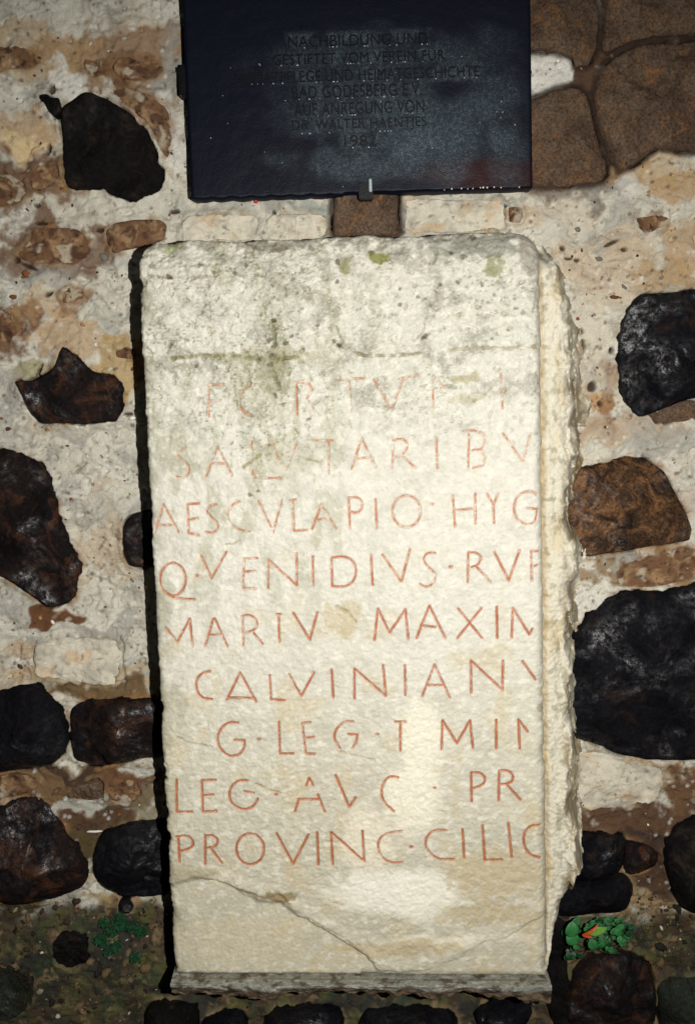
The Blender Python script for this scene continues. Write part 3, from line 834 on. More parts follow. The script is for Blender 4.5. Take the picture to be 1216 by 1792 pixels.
# (letter, strength, strokes)
L = [
    # line 1
    (.55, [[(365, 729), (365, 674), (391, 672)], [(367, 701), (386, 700)]]),
    (.45, [[(452, 673), (434, 675), (425, 683), (419, 699), (420, 712), (426, 722), (438, 728), (456, 727)]]),
    (.6, [[(518, 668), (520, 726)], [(520, 669), (540, 671), (546, 682), (537, 697)], [(540, 702), (556, 727)]]),
    (.5, [[(588, 665), (640, 661)], [(611, 664), (614, 719)]]),
    (.5, [[(654, 664), (685, 719), (705, 662)], [(699, 663), (735, 655)]]),
    (.5, [[(757, 660), (757, 719)], [(760, 660), (777, 676)]]),
    (.5, [[(876, 655), (876, 670)], [(878, 684), (879, 714)], [(875, 688), (883, 684)]]),
    # line 2
    (.5, [[(325, 783), (315, 785), (310, 795), (319, 804), (330, 814), (332, 827), (322, 837), (310, 834)]]),
    (.6, [[(361, 834), (380, 781), (406, 832)], [(370, 811), (391, 811)]]),
    (.5, [[(440, 773), (441, 791)]]),
    (.5, [[(442, 824), (443, 839)], [(443, 835), (490, 837)]]),
    (.4, [[(468, 783), (470, 773), (480, 772), (478, 781)], [(473, 772), (488, 804), (501, 821), (519, 775)]]),
    (.6, [[(552, 771), (582, 771)], [(575, 772), (575, 829)]]),
    (.6, [[(615, 821), (633, 767), (657, 819)], [(621, 803), (644, 801)]]),
    (.6, [[(686, 819), (688, 771)], [(688, 772), (699, 767), (712, 772), (713, 785), (702, 798), (688, 801)], [(705, 800), (727, 819)]]),
    (.6, [[(763, 768), (765, 819)]]),
    (.55, [[(820, 760), (819, 818)], [(811, 755), (827, 753), (845, 758)], [(846, 760), (848, 772), (842, 786), (826, 788)], [(842, 787), (848, 801), (845, 814), (827, 819)]]),
    (.6, [[(880, 759), (914, 808), (927, 762)]]),
    # line 3
    (.7, [[(271, 931), (286, 883), (312, 931)], [(276, 919), (300, 919)]]),
    (.8, [[(348, 881), (328, 883), (330, 933), (348, 938)], [(330, 910), (346, 907)]]),
    (.7, [[(378, 883), (366, 885), (361, 895), (368, 903), (379, 913), (383, 924), (373, 934), (360, 931)]]),
    (.5, [[(419, 878), (407, 882), (398, 896), (399, 913), (414, 926), (437, 931)]]),
    (.55, [[(452, 877), (478, 931), (493, 875)]]),
    (.7, [[(508, 876), (517, 874)], [(512, 875), (514, 929), (537, 928)]]),
    (.7, [[(546, 926), (562, 883), (588, 925)], [(551, 910), (569, 908)]]),
    (.75, [[(612, 925), (610, 872)], [(610, 871), (625, 870), (634, 877), (633, 892), (623, 898), (611, 895)]]),
    (.75, [[(657, 874), (659, 925)]]),
    (.7, [ell(711, 895, 25, 28)]),
    (.8, [[(755, 882), (757, 882)]]),
    (.75, [[(792, 867), (796, 921)], [(831, 864), (832, 916)], [(799, 893), (831, 890)]]),
    (.75, [[(852, 864), (863, 883), (871, 864)], [(863, 883), (864, 915)]]),
    (.75, [[(940, 867), (932, 860), (917, 860), (903, 870), (898, 890), (903, 908), (916, 917), (934, 917), (939, 903), (940, 891), (922, 889)]]),
    # line 4
    (.85, [ell(302.5, 1014, 22.5, 29), [(289, 1035), (304, 1046), (319, 1048), (340, 1049)]]),
    (.9, [[(343, 1008), (345, 1008)]]),
    (.75, [[(352, 973), (370, 1012), (396, 966)]]),
    (.7, [[(450, 977), (427, 978), (425, 1029), (447, 1031)], [(426, 1001), (447, 999)]]),
    (.75, [[(469, 1029), (469, 979), (519, 1025), (519, 969)]]),
    (.85, [[(547, 974), (548, 1025)]]),
    (.85, [[(581, 976), (602, 973), (618, 981), (624, 999), (618, 1019), (602, 1028), (581, 1026), (580, 979)]]),
    (.85, [[(649, 971), (652, 1024)]]),
    (.85, [[(669, 971), (702, 1018), (717, 961)]]),
    (.65, [[(761, 968), (748, 967), (740, 976), (745, 989), (758, 999), (762, 1011), (755, 1024), (745, 1028), (735, 1022)]]),
    (.9, [[(787, 992), (789, 992)]]),
    (.8, [[(818, 1019), (819, 968)], [(819, 967), (832, 967), (842, 974), (838, 988), (824, 993)], [(834, 993), (858, 1019)]]),
    (.9, [[(865, 967), (890, 1016), (909, 963)]]),
    (.7, [[(942, 965), (929, 965), (930, 1017)], [(934, 991), (941, 989)]]),
    # line 5
    (.85, [[(291, 1099), (310, 1124), (332, 1083), (337, 1131)]]),
    (.8, [[(359, 1131), (373, 1083), (376, 1083), (398, 1131)], [(367, 1111), (385, 1111)]]),
    (.8, [[(424, 1078), (426, 1129)], [(423, 1078), (437, 1076), (450, 1085), (449, 1101), (429, 1108)], [(444, 1108), (460, 1127)]]),
    (.9, [[(484, 1075), (491, 1075)], [(487, 1075), (489, 1124)]]),
    (.9, [[(513, 1073), (542, 1120), (555, 1072)]]),
    (.9, [[(655, 1120), (661, 1065), (681, 1107), (709, 1067), (714, 1118)]]),
    (.9, [[(728, 1117), (751, 1060), (779, 1117)], [(736, 1094), (761, 1098)]]),
    (.9, [[(801, 1065), (843, 1117)], [(842, 1065), (800, 1117)]]),
    (1., [[(869, 1063), (870, 1117)]]),
    (.95, [[(895, 1116), (897, 1065), (926, 1111), (931, 1101)]]),
    # line 6
    (.9, [[(367, 1175), (352, 1178), (342, 1193), (345, 1211), (355, 1223), (371, 1224)]]),
    (.9, [[(397, 1225), (420, 1177), (448, 1228)], [(401, 1221), (444, 1222)]]),
    (.95, [[(472, 1182), (474, 1224), (498, 1226)]]),
    (.85, [[(506, 1180), (527, 1219), (549, 1178)]]),
    (.95, [[(580, 1172), (583, 1221)]]),
    (.9, [[(620, 1223), (620, 1170), (675, 1218), (670, 1164)]]),
    (.9, [[(708, 1164), (709, 1216)]]),
    (.85, [[(738, 1219), (760, 1163), (787, 1221)], [(746, 1199), (773, 1199)]]),
    (.95, [[(824, 1213), (824, 1157), (879, 1208), (880, 1157)]]),
    (.95, [[(914, 1158), (937, 1190)]]),
    # line 7
    (.95, [[(416, 1265), (401, 1264), (387, 1273), (379, 1292), (385, 1312), (401, 1324), (418, 1322), (428, 1309), (428, 1296), (410, 1295)]]),
    (.95, [[(452, 1294), (454, 1294)]]),
    (.95, [[(488, 1264), (490, 1319), (513, 1319)]]),
    (.85, [[(543, 1264), (529, 1266), (535, 1319), (551, 1320)], [(533, 1292), (549, 1290)]]),
    (.9, [[(618, 1263), (605, 1262), (589, 1274), (583, 1292), (595, 1310)], [(609, 1285), (625, 1286), (623, 1299), (617, 1308)]]),
    (.8, [[(659, 1285), (661, 1285)]]),
    (.95, [[(691, 1263), (709, 1263)], [(700, 1263), (700, 1314)]]),
    (1., [[(772, 1311), (774, 1261), (799, 1301), (822, 1261), (827, 1309)]]),
    (1., [[(868, 1260), (868, 1310)]]),
    (1., [[(909, 1310), (907, 1260), (923, 1281)]]),
    # line 8
    (.95, [[(309, 1365), (309, 1421), (336, 1421)]]),
    (.95, [[(378, 1365), (353, 1366), (355, 1421), (378, 1420)], [(355, 1393), (373, 1391)]]),
    (.95, [[(433, 1366), (419, 1365), (405, 1375), (400, 1391), (406, 1409), (428, 1418), (444, 1412), (451, 1398)], [(428, 1385), (444, 1388)]]),
    (.9, [[(482, 1390), (484, 1390)]]),
    (.95, [[(523, 1398), (516, 1420)], [(536, 1375), (541, 1362), (548, 1375)], [(556, 1391), (568, 1421)], [(526, 1399), (559, 1399)]]),
    (1., [[(587, 1357), (611, 1413), (622, 1396)]]),
    (.95, [[(696, 1360), (682, 1358), (671, 1368), (666, 1385), (671, 1404), (689, 1420)]]),
    (.7, [[(759, 1379), (761, 1379)]]),
    (1., [[(825, 1403), (824, 1352), (840, 1352), (850, 1363), (844, 1375), (826, 1380)]]),
    (1., [[(872, 1402), (873, 1349), (888, 1348), (898, 1357), (895, 1370), (875, 1373)], [(886, 1373), (910, 1400)]]),
    # line 9
    (1., [[(314, 1510), (312, 1464)], [(309, 1465), (326, 1462), (339, 1472), (336, 1485), (314, 1491)]]),
    (1., [[(359, 1513), (359, 1463), (373, 1462), (382, 1470), (378, 1482), (362, 1485)], [(367, 1483), (388, 1511)]]),
    (1., [ell(437.6, 1486.5, 24.5, 27.5)]),
    (1., [[(484, 1459), (513, 1513), (540, 1460)]]),
    (1., [[(555, 1457), (557, 1514)]]),
    (1., [[(582, 1514), (579, 1457), (637, 1508), (634, 1454)]]),
    (.85, [[(702, 1455), (678, 1458), (664, 1467), (660, 1483), (668, 1501), (682, 1510), (704, 1510)]]),
    (1., [[(718, 1483), (720, 1483)]]),
    (.9, [[(781, 1454), (761, 1453), (748, 1462), (743, 1477), (750, 1493), (768, 1505), (794, 1504)]]),
    (1., [[(809, 1452), (812, 1503)]]),
    (1., [[(844, 1445), (848, 1506), (878, 1505)]]),
    (1., [[(889, 1440), (895, 1501)]]),
    (1., [[(944, 1444), (926, 1445), (915, 1460), (916, 1480), (926, 1496), (944, 1502)]]),
]

L = [(st_, [curve_up(q) for q in ss_]) for st_, ss_ in L]
sx = np.arange(FL - 0.012, at(1050, 900)[0], 0.0015)
sz = np.arange(FB - 0.004, FT + 0.02, 0.0015)
X, Z = np.meshgrid(sx, sz)
nz_, nx_ = X.shape

# outline of the dressed face: a rectangle with rounded top corners and a worn edge
wob = 0.0016 * fbm(X, Z, 0.05, 3, 201) + 0.0012 * fbm(X, Z, 0.012, 3, 203)
zt = FT + 0.004 * np.sin((X - FL) * 4) + 0.0035 * fbm(X, Z * 0 + 3, 0.05, 3, 205)
cxm, cxr = (FL + FR) / 2, (FR - FL) / 2


def rrect(r_l, r_r):
    r = np.where(X < cxm, r_l, r_r)
    dx = np.abs(X - cxm) - (cxr - r)
    dz = (Z - zt) + r
    d1 = np.where((dx > 0) & (dz > 0), np.hypot(dx, dz) - r, np.maximum(dx, dz) - r)
    return d1


sd_ = rrect(0.030, 0.036) + wob + 0.004 * sst(0.25, 0.7, fbm(X * 0.6, Z, 0.03, 3, 206)) * sst(FT - 0.35, FB + 0.2, Z)                       # negative inside
# chips along the right arris
chipx = ats([(950, 560), (950, 1000), (948, 1240), (950, 1580)], T)
for cx_, cz_, r_ in [
                     (FL - .004, at(250, 500, T)[1], .009), (FL - .004, at(285, 1240, T)[1], .008), (FL - .004, at(290, 1425, T)[1], .008)]:
    sd_ = np.maximum(sd_, r_ - np.hypot(X - cx_, (Z - cz_) / 1.6))
# the face
rough_top = sst(at(600, 860, T)[1], at(600, 640, T)[1], Z)           # weathered most at the top
rough_mid = sst(0.16, 0.0, np.abs(X - at(470, 760, T)[0])) * sst(at(600, 980, T)[1], at(600, 700, T)[1], Z)
rgh = np.clip(0.22 + 0.85 * rough_top + 0.4 * rough_mid, 0, 1.3)
smooth_line = F([(296, 1545), (340, 1532), (380, 1540), (430, 1560), (452, 1572), (492, 1575), (520, 1598), (560, 1622), (600, 1645), (640, 1672), (660, 1694),
                 (700, 1700), (745, 1695), (800, 1672), (850, 1642), (885, 1638), (925, 1612), (962, 1594)])
zl = np.interp(X, smooth_line[:, 0], smooth_line[:, 1]) + 0.0015 * fbm(X, Z, 0.012, 3, 207)
soft = 0.004 + 0.010 * sst(-0.3, 0.5, fbm(X, Z * 0 + 1, 0.06, 2, 209))
below = sst(0, -1, (Z - zl) / soft)
rgh = rgh * (1 - 0.72 * below)
E = np.zeros(X.shape)
E += 0.0026 * fbm(X, Z, 0.14, 3, 211)
E += rgh * (0.0026 * fbm(X, Z * 1.2, 0.022, 4, 213) + 0.0016 * fbm(X, Z, 0.007, 3, 215))
E += 0.0008 * (1 - below * .7) * fbm(X, Z * 1.4, 0.010, 3, 216) + 0.0005 * fbm(X, Z, 0.004, 2, 218)
pit = fbm(X, Z, 0.009, 3, 217)
E -= rgh * 0.0035 * sst(0.45, 0.85, pit)
E -= 0.0075 * below * (0.2 + 0.8 * sst(at(700, 900, T)[0], at(600, 900, T)[0], X))
E += 0.0025 * sst(0.02, 0.0, np.abs(Z - zl - 0.008)) * (1 - below)
# top moulding: the face leans back towards the top edge
E -= 0.010 * sst(at(600, 470, T)[1], FT, Z) * (1 + 0.3 * fbm(X, Z, 0.05, 3, 219))
E -= 0.003 * sst(at(600, 500, T)[1], at(600, 470, T)[1], Z)
E += 0.0022 * sst(at(600, 624, T)[1], at(600, 600, T)[1], Z)
# creases, chisel marks and losses: (polyline px, depth, width, stain colour, stain)
CREASE = [
    ([(300, 628), (350, 622), (400, 622), (450, 628), (490, 628), (520, 624)], .004, .005, lin(120, 112, 60), .75),
    ([(590, 604), (606, 614), (640, 622), (690, 622), (735, 618)], .005, .004, lin(120, 106, 62), .8),
    ([(785, 614), (830, 608), (880, 610), (940, 606)], .005, .004, lin(140, 122, 84), .6),
    ([(225, 480), (300, 486), (380, 483), (385, 474)], .003, .003, lin(110, 100, 64), .7),
    ([(405, 474), (420, 482), (470, 480), (500, 478), (550, 474)], .003, .003, lin(100, 92, 60), .6),
    ([(430, 424), (470, 440), (500, 432)], .004, .004, lin(96, 92, 70), .7),
    ([(500, 515), (508, 530), (508, 545), (530, 540)], .003, .003, lin(90, 90, 66), .6),
    ([(478, 560), (482, 600), (470, 620), (478, 650), (490, 680)], .004, .005, lin(104, 100, 64), .8),
    ([(588, 570), (600, 600), (615, 616)], .004, .003, lin(104, 98, 60), .7),
    ([(745, 555), (742, 578), (730, 592)], .004, .003, lin(110, 102, 74), .7),
    ([(765, 430), (762, 450), (756, 464)], .003, .003, lin(120, 110, 90), .5),
    ([(426, 818), (440, 808), (455, 796)], .004, .004, lin(140, 122, 62), .85),
    ([(524, 800), (560, 810), (572, 796)], .003, .003, lin(130, 116, 66), .6),
    ([(820, 708), (845, 694), (858, 680)], .003, .003, lin(140, 124, 70), .6),
    ([(780, 776), (800, 780), (820, 782)], .002, .002, lin(150, 134, 90), .5),
    ([(395, 952), (410, 952), (420, 946)], .003, .003, lin(140, 122, 70), .7),
    ([(590, 1062), (606, 1070), (622, 1088)], .003, .005, lin(150, 132, 84), .6),
    ([(285, 1260), (310, 1290), (330, 1300), (370, 1308)], .003, .003, lin(140, 132, 108), .5),
    ([(448, 1372), (470, 1382), (500, 1390), (506, 1386)], .003, .003, lin(150, 126, 70), .6),
    ([(590, 1315), (620, 1322), (655, 1330)], .003, .003, lin(160, 138, 92), .5),
    ([(385, 1548), (440, 1566), (470, 1574), (490, 1566), (505, 1584)], .003, .006, lin(146, 122, 76), .7),
    ([(500, 1585), (540, 1608), (600, 1640), (655, 1686)], .0012, .004, lin(158, 134, 92), .5),
    ([(700, 1400), (708, 1440), (720, 1460)], .001, .003, lin(190, 176, 140), .2),
]
# colour of the marble; the tan low down also paints in flash falloff
cA = lin(205, 203, 188); cB = lin(217, 214, 200); cC = lin(195, 188, 164)
tz = (FT - Z) / (FT - FB)
SC = np.broadcast_to(cA, X.shape + (3,)).copy()
SC = mix(SC, cB, sst(0.10, 0.34, tz + 0.06 * fbm(X, Z, 0.2, 3, 221)))
SC = mix(SC, cC, 0.9 * sst(0.42, 0.86, tz + 0.08 * fbm(X, Z, 0.2, 3, 223)))
SC = mix(SC, lin(160, 158, 142), 0.75 * sst(0.0, 0.6, fbm(X, Z * 1.2, 0.045, 4, 225)) * (0.25 + 0.75 * rough_top))
SC = mix(SC, lin(158, 156, 126), 0.5 * sst(0.0, 0.5, fbm(X * 1.6, Z * 0.6, 0.05, 4, 226)) * sst(at(760, 900, T)[0], at(500, 900, T)[0], X) * sst(at(600, 1250, T)[1], at(600, 900, T)[1], Z))
SC = mix(SC, lin(200, 184, 146), 0.5 * sst(0.1, 0.7, fbm(X, Z, 0.05, 4, 227)) * sst(0.25, 0.6, tz))
SC = mix(SC, lin(236, 232, 216), 0.45 * sst(0.1, 0.6, fbm(X, Z * 1.3, 0.012, 4, 229)))
SC = mix(SC, lin(140, 134, 102), 0.45 * sst(0.36, 0.8, pit) * rgh)
SC = mix(SC, lin(112, 112, 88), 0.65 * sst(0.25, 0.75, fbm(X, Z, 0.012, 4, 231)) * np.clip(sst(0.0, 0.7, fbm(X, Z, 0.09, 3, 233)) * rough_top + 0.6 * rough_mid * sst(-.1, .5, fbm(X, Z, 0.05, 3, 234)), 0, 1))
d_, i_ = worley(X, Z * 1.9, 0.0085, 237)
mk = (i_ > 0.72) * sst(0.40, 0.18, d_ + 0.10 * fbm(X, Z, 0.004, 2, 238)) * np.clip(rough_top * 1.1 + 0.9 * rough_mid, 0, 1) * sst(0.0, 0.45, fbm(X, Z, 0.07, 3, 239) + .3 * rough_mid + .25 * sst(at(620, 500, T)[0], at(420, 500, T)[0], X))
SC = mix(SC, lin(112, 106, 76), 0.6 * mk); E -= 0.0018 * mk
d_, i_ = worley(X, Z * 1.5, 0.005, 277)
SC = mix(SC, lin(236, 234, 224), 0.45 * (i_ > 0.7) * sst(0.42, 0.2, d_) * rgh * 0.9)  # white specks: glints of the crystal grain painted as colour
tp = sst(at(600, 470, T)[1], at(600, 425, T)[1], Z) * sst(-0.1, 0.4, fbm(X, Z * 1.6, 0.02, 4, 278))
SC = mix(SC, lin(112, 106, 88), 0.6 * tp)
# left margin darker with algae
lm = sst(0.035, 0.0, X - FL) * sst(-0.3, 0.5, fbm(X, Z, 0.04, 4, 235))
SC = mix(SC, lin(128, 122, 92), 0.6 * lm)
ML = [  # patches on the face: px, py, rx, ry, colour, strength
    (485, 520, 50, 50, lin(140, 138, 112), .25), (470, 622, 90, 14, lin(146, 138, 98), .45), (480, 655, 26, 40, lin(124, 120, 82), .5), (460, 690, 60, 50, lin(160, 154, 122), .3), (500, 800, 60, 40, lin(160, 152, 118), .3),
    (663, 450, 18, 14, lin(120, 122, 40), .85), (604, 460, 12, 10, lin(124, 122, 60), .7), (866, 465, 16, 18, lin(136, 136, 92), .8), (300, 435, 14, 10, lin(140, 146, 96), .7),
    (816, 660, 26, 9, lin(160, 146, 100), .6), (790, 676, 9, 6, lin(130, 126, 100), .6), (812, 700, 30, 8, lin(186, 174, 136), .35), (850, 430, 60, 20, lin(130, 128, 116), .65), (470, 432, 60, 10, lin(110, 104, 84), .6), (800, 425, 60, 18, lin(130, 128, 116), .5),
    (930, 440, 20, 40, lin(140, 132, 120), .7), (290, 1050, 14, 60, lin(160, 160, 134), .5), (300, 1240, 30, 40, lin(166, 160, 134), .5), (300, 1400, 20, 60, lin(170, 164, 130), .4),
    (735, 1300, 34, 70, lin(240, 234, 212), .75), (720, 1400, 48, 60, lin(240, 234, 212), .8), (690, 1560, 110, 38, lin(242, 238, 222), .85), (800, 1645, 140, 12, lin(232, 224, 200), .7), (640, 1470, 40, 60, lin(238, 230, 206), .6), (745, 1580, 50, 40, lin(240, 236, 218), .6),
    (600, 1080, 34, 30, lin(190, 172, 126), .5), (900, 1300, 40, 30, lin(190, 180, 150), .3), (320, 1530, 60, 14, lin(168, 156, 124), .6), (490, 1570, 30, 10, lin(128, 108, 60), .8), (870, 1530, 90, 50, lin(190, 172, 134), .6), (850, 1600, 90, 20, lin(186, 168, 126), .5),
    (700, 1660, 120, 14, lin(186, 164, 118), .5), (950, 1240, 14, 10, lin(150, 136, 110), .7), (430, 1650, 130, 50, lin(212, 200, 166), .35),
]
wx = X + 0.008 * fbm(X, Z, 0.03, 3, 241); wz = Z + 0.008 * fbm(X, Z, 0.03, 3, 243)
nf = fbm(X, Z, 0.012, 3, 245)
for px, py, rx, ry, cc_, st in ML:
    x0, z0 = at(px, py, T)
    q = ((wx - x0) / (rx * MM)) ** 2 + ((wz - z0) / (ry * MM)) ** 2
    soft = cc_[0] > 0.75                                    # lime bloom has a soft edge, dirt a ragged one
    q = q + (0.25 if soft else 0.7) * nf
    SC = mix(SC, cc_, st * (sst(1.7, 0.2, q) if soft else sst(1.2, 0.5, q)))
cn = sst(-0.6, 0.15, fbm(X, Z, 0.016, 3, 246)); cn2 = fbm(X, Z, 0.006, 2, 248)
for pts, dp, wd, cc_, st in CREASE:
    P = F(pts)
    d = poly_dist(X, Z, P) + 0.0015 * fbm(X, Z, 0.008, 3, 247)
    d = d + 0.0018 * np.abs(cn2)
    E -= dp * sst(wd, 0, d) * (0.35 + 0.65 * cn)
    SC = mix(SC, cc_, st * sst(wd * 1.2, wd * 0.1, d) * cn)
for k_, (px, py, r_) in enumerate([(412, 478, 4), (404, 470, 3), (520, 515, 5), (523, 545, 3), (476, 500, 3), (445, 525, 3), (478, 562, 4), (472, 595, 6), (482, 606, 6), (478, 622, 5), (470, 640, 5), (585, 598, 5), (594, 604, 4), (745, 586, 5), (740, 592, 4), (770, 498, 4), (762, 512, 4), (800, 494, 3), (865, 516, 4), (752, 535, 5), (565, 485, 3), (590, 494, 4), (262, 576, 4), (300, 605, 5),
                                     (500, 600, 5), (510, 588, 4), (555, 570, 4), (590, 458, 5), (430, 463, 4), (350, 462, 5), (296, 484, 5), (375, 476, 4), (530, 610, 3), (486, 552, 4), (455, 630, 5), (700, 534, 4), (680, 470, 4), (700, 505, 3), (730, 520, 4), (845, 500, 3), (900, 540, 4), (888, 578, 3), (790, 440, 5), (812, 450, 6), (830, 414, 6), (835, 428, 5), (650, 440, 4), (480, 690, 4), (500, 705, 4), (540, 735, 4), (470, 780, 4), (450, 860, 4), (438, 866, 5), (400, 650, 3), (345, 640, 4), (860, 592, 3)]):
    x0, z0 = at(px, py, T)
    q = np.hypot(X - x0, (Z - z0) * 1.25) / (r_ * MM) + 0.8 * cn2
    k = sst(1.15, 0.5, q); E -= 0.002 * k
    SC = mix(SC, lin(92, 84, 56) if k_ % 3 else lin(74, 62, 48), 0.75 * k)
# dirt line at the very foot
SC = mix(SC, lin(110, 98, 60), 0.7 * sst(0.007, 0.001, Z - foot(X) + 0.002 * fbm(X, Z, 0.01, 3, 249)))

# letters: V-cut grooves, red paint in the cut
PAINT = np.zeros(X.shape); LID = np.full(X.shape, -1)
wn = fbm(X, Z, 0.0045, 3, 251); wn2 = fbm(X, Z, 0.016, 2, 253)
for li, (st, strokes) in enumerate(L):
    allp = np.vstack([F(s_) for s_ in strokes])
    a, b = allp.min(0) - 0.006, allp.max(0) + 0.006
    ii = np.where((sx > a[0]) & (sx < b[0]))[0]; jj = np.where((sz > a[1]) & (sz < b[1]))[0]
    sl = (slice(jj[0], jj[-1] + 1), slice(ii[0], ii[-1] + 1))
    d = np.full(X[sl].shape, 1.0)
    for s_ in strokes:
        d = np.minimum(d, poly_dist(X[sl], Z[sl], F(s_)))
    dot = len(strokes) == 1 and len(strokes[0]) == 2 and abs(strokes[0][0][0] - strokes[0][1][0]) <= 2 and abs(strokes[0][0][1] - strokes[0][1][1]) < 1
    hwid = (0.0015 + 0.0008 * st) * (1.35 if dot else 1.0)
    dd = d + 0.0005 * wn[sl]
    E[sl] -= (0.0014 + 0.0020 * st) * sst(hwid * 1.35, 0, dd)
    p = sst(hwid * 1.25, hwid * 0.45, dd) * np.clip(st * 1.05 + 0.8 * (wn[sl] - 0.05) * (1.45 - st) + 0.6 * wn2[sl] * (1.3 - st), 0, 1)
    PAINT[sl] = np.maximum(PAINT[sl], p)
    LID[sl] = np.where((p > 0.18) & (d < hwid * 1.25), li, LID[sl])
PC_ = mix(np.broadcast_to(lin(192, 118, 74), X.shape + (3,)).copy(), lin(174, 90, 44), sst(0.25, 0.6, tz + 0.1 * wn2))
t_ = np.clip(PAINT * 0.95, 0, 1)[..., None]
SC = SC * (1 - t_) + PC_ * t_

# depth of the whole block: face, arris, then the broken flank on the right
face_d = T + E
arr = 0.010 + 0.008 * (X > cxm)
inside = np.minimum(-sd_, Z - foot(X) + 0.0012 * fbm(X, Z, 0.02, 3, 208) + 0.001)
round_ = np.where(inside < arr, arr - np.sqrt(np.clip(arr ** 2 - np.clip(arr - inside, 0, arr) ** 2, 0, None)), 0)
Dep = np.where(inside > 0, face_d - round_, -0.05)
fo = ats([(952, 405), (962, 432), (990, 478), (1000, 520), (1012, 560), (1020, 600), (1014, 650), (1032, 690), (1036, 716), (1022, 760), (1026, 790), (1008, 850), (1006, 900), (1024, 960), (1026, 985), (1012, 1030),
          (1008, 1090), (1012, 1150), (1014, 1300), (1012, 1400), (1022, 1450), (1020, 1488), (1000, 1520), (986, 1545), (982, 1570), (962, 1602), (945, 1640)], 0.012)
order = np.argsort(fo[:, 1])
xo = np.interp(Z, fo[order, 1], fo[order, 0]) + 0.005 * facets(X * 0, Z, 0.022, 262) + 0.0015 * fbm(X, Z, 0.02, 3, 261)
# shelf next to the face, then an irregular drop back to the wall
u = np.clip((X - FR) / np.maximum(xo - FR, 1e-4), 0, 1.3)
facet = fbm(X * 1.3, Z * 0.55, 0.05, 3, 263)
facet2 = np.abs(fbm(X * 1.4 + Z * 0.5, Z * 0.6, 0.035, 3, 265))
brk = 0.62 + 0.16 * fbm(X * 0, Z, 0.11, 2, 267)
shelf = T - 0.026 - 0.012 * u + 0.004 * facet
drop = sst(brk - 0.12, 1.02, u + 0.10 * fbm(X, Z, 0.04, 3, 268))
fl_d = shelf * (1 - drop) + 0.0 * drop + (0.006 * facet + 0.010 * (facet2 - 0.3)) * sst(0.15, 0.6, u)
wf = X + 0.006 * fbm(X, Z, 0.03, 3, 281); wg = Z + 0.006 * fbm(X, Z, 0.03, 3, 283)
fl_d += 0.020 * facets(wf * 1.6, wg * 0.6, 0.040, 285) * sst(0.35, 0.7, u) + 0.0025 * facets(wf * 1.3, wg, 0.014, 287) * sst(0.4, 0.7, u)
fv = facets(wf * 1.6, wg * 0.6, 0.040, 285)
fl_d += (0.0016 + 0.001 * sst(.3, .6, u)) * fbm(X, Z, 0.005, 4, 269)
fl_d = fl_d - 0.010 * sst(0.16, 0.0, u)                                  # groove against the arris
fz_top = at(955, 418, T)[1]
fl_ok = (X > FR - 0.03) & (X < xo + 0.002) & (Z > fo[:, 1].min()) & (Z < fz_top)
fl_d = fl_d - 0.05 * sst(fz_top - 0.05, fz_top, Z)
Dep = np.where(fl_ok, np.maximum(Dep, fl_d), Dep)
onfl = fl_ok & (Dep <= fl_d + 1e-6)
FCc = np.broadcast_to(lin(212, 206, 186), X.shape + (3,)).copy()
FCc = mix(FCc, lin(204, 184, 140), 0.5 * sst(0.0, 0.6, fbm(X, Z * 0.5, 0.03, 4, 271)))
FCc = mix(FCc, lin(134, 114, 84), 0.85 * sst(0.45, 0.95, u + 0.35 * fbm(X, Z, 0.02, 4, 273)) * sst(-0.3, 0.4, fbm(X, Z, 0.06, 3, 275)))
FCc = mix(FCc, lin(120, 106, 80), 0.7 * sst(-0.02, -0.28, fv + .1 * nf) * sst(0.3, 0.6, u))
FCc = mix(FCc, lin(150, 140, 112), 0.6 * sst(0.1, 0.6, fbm(X, Z, 0.012, 4, 289)))
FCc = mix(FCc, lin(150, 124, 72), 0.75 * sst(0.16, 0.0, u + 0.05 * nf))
FCc = mix(FCc, lin(96, 88, 70), 0.7 * sst(at(980, 600)[1], at(980, 430)[1], Z) * sst(0.1, 0.6, fbm(X, Z, 0.015, 4, 277)))
FCc = mix(FCc, lin(122, 100, 50), 0.85 * sst(1.2, 0.5, ((X - at(1010, 830)[0]) / 0.014) ** 2 + ((Z - at(1010, 830)[1]) / 0.045) ** 2 + 0.4 * nf))
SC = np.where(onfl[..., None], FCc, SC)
arris_shade = sst(0.014, 0.001, inside) * (inside > 0) * (X > cxm) * (X > FR - .02)
SC = mix(SC, lin(160, 156, 142), 0.7 * arris_shade * (0.6 + 0.4 * sst(-.3, .3, nf)))  # grey shading of the rounded right arris, painted into the colour

alive = Dep > -0.012
Dep = np.maximum(Dep, -0.03)
V = np.stack([X.ravel(), -Dep.ravel(), Z.ravel()], 1)
fc = grid_faces(nx_, nz_)
av = alive.ravel()
fc = fc[av[fc].any(1)]
lid = LID.ravel()[fc]
fl_id = lid.max(1)
scf = SC.reshape(-1, 3)
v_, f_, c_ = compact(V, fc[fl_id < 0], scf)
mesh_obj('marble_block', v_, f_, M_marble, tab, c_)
M_paint = mat_attr('red_letter_paint', 0.7, 420, 0.2, ((430, .5, .0012),), 0.3)
for li in range(len(L)):
    ff = fc[fl_id == li]
    if not len(ff): continue
    v_, f_, c_ = compact(V, ff, scf)
    mesh_obj('carved_letter', v_, f_, M_paint, tab, c_)

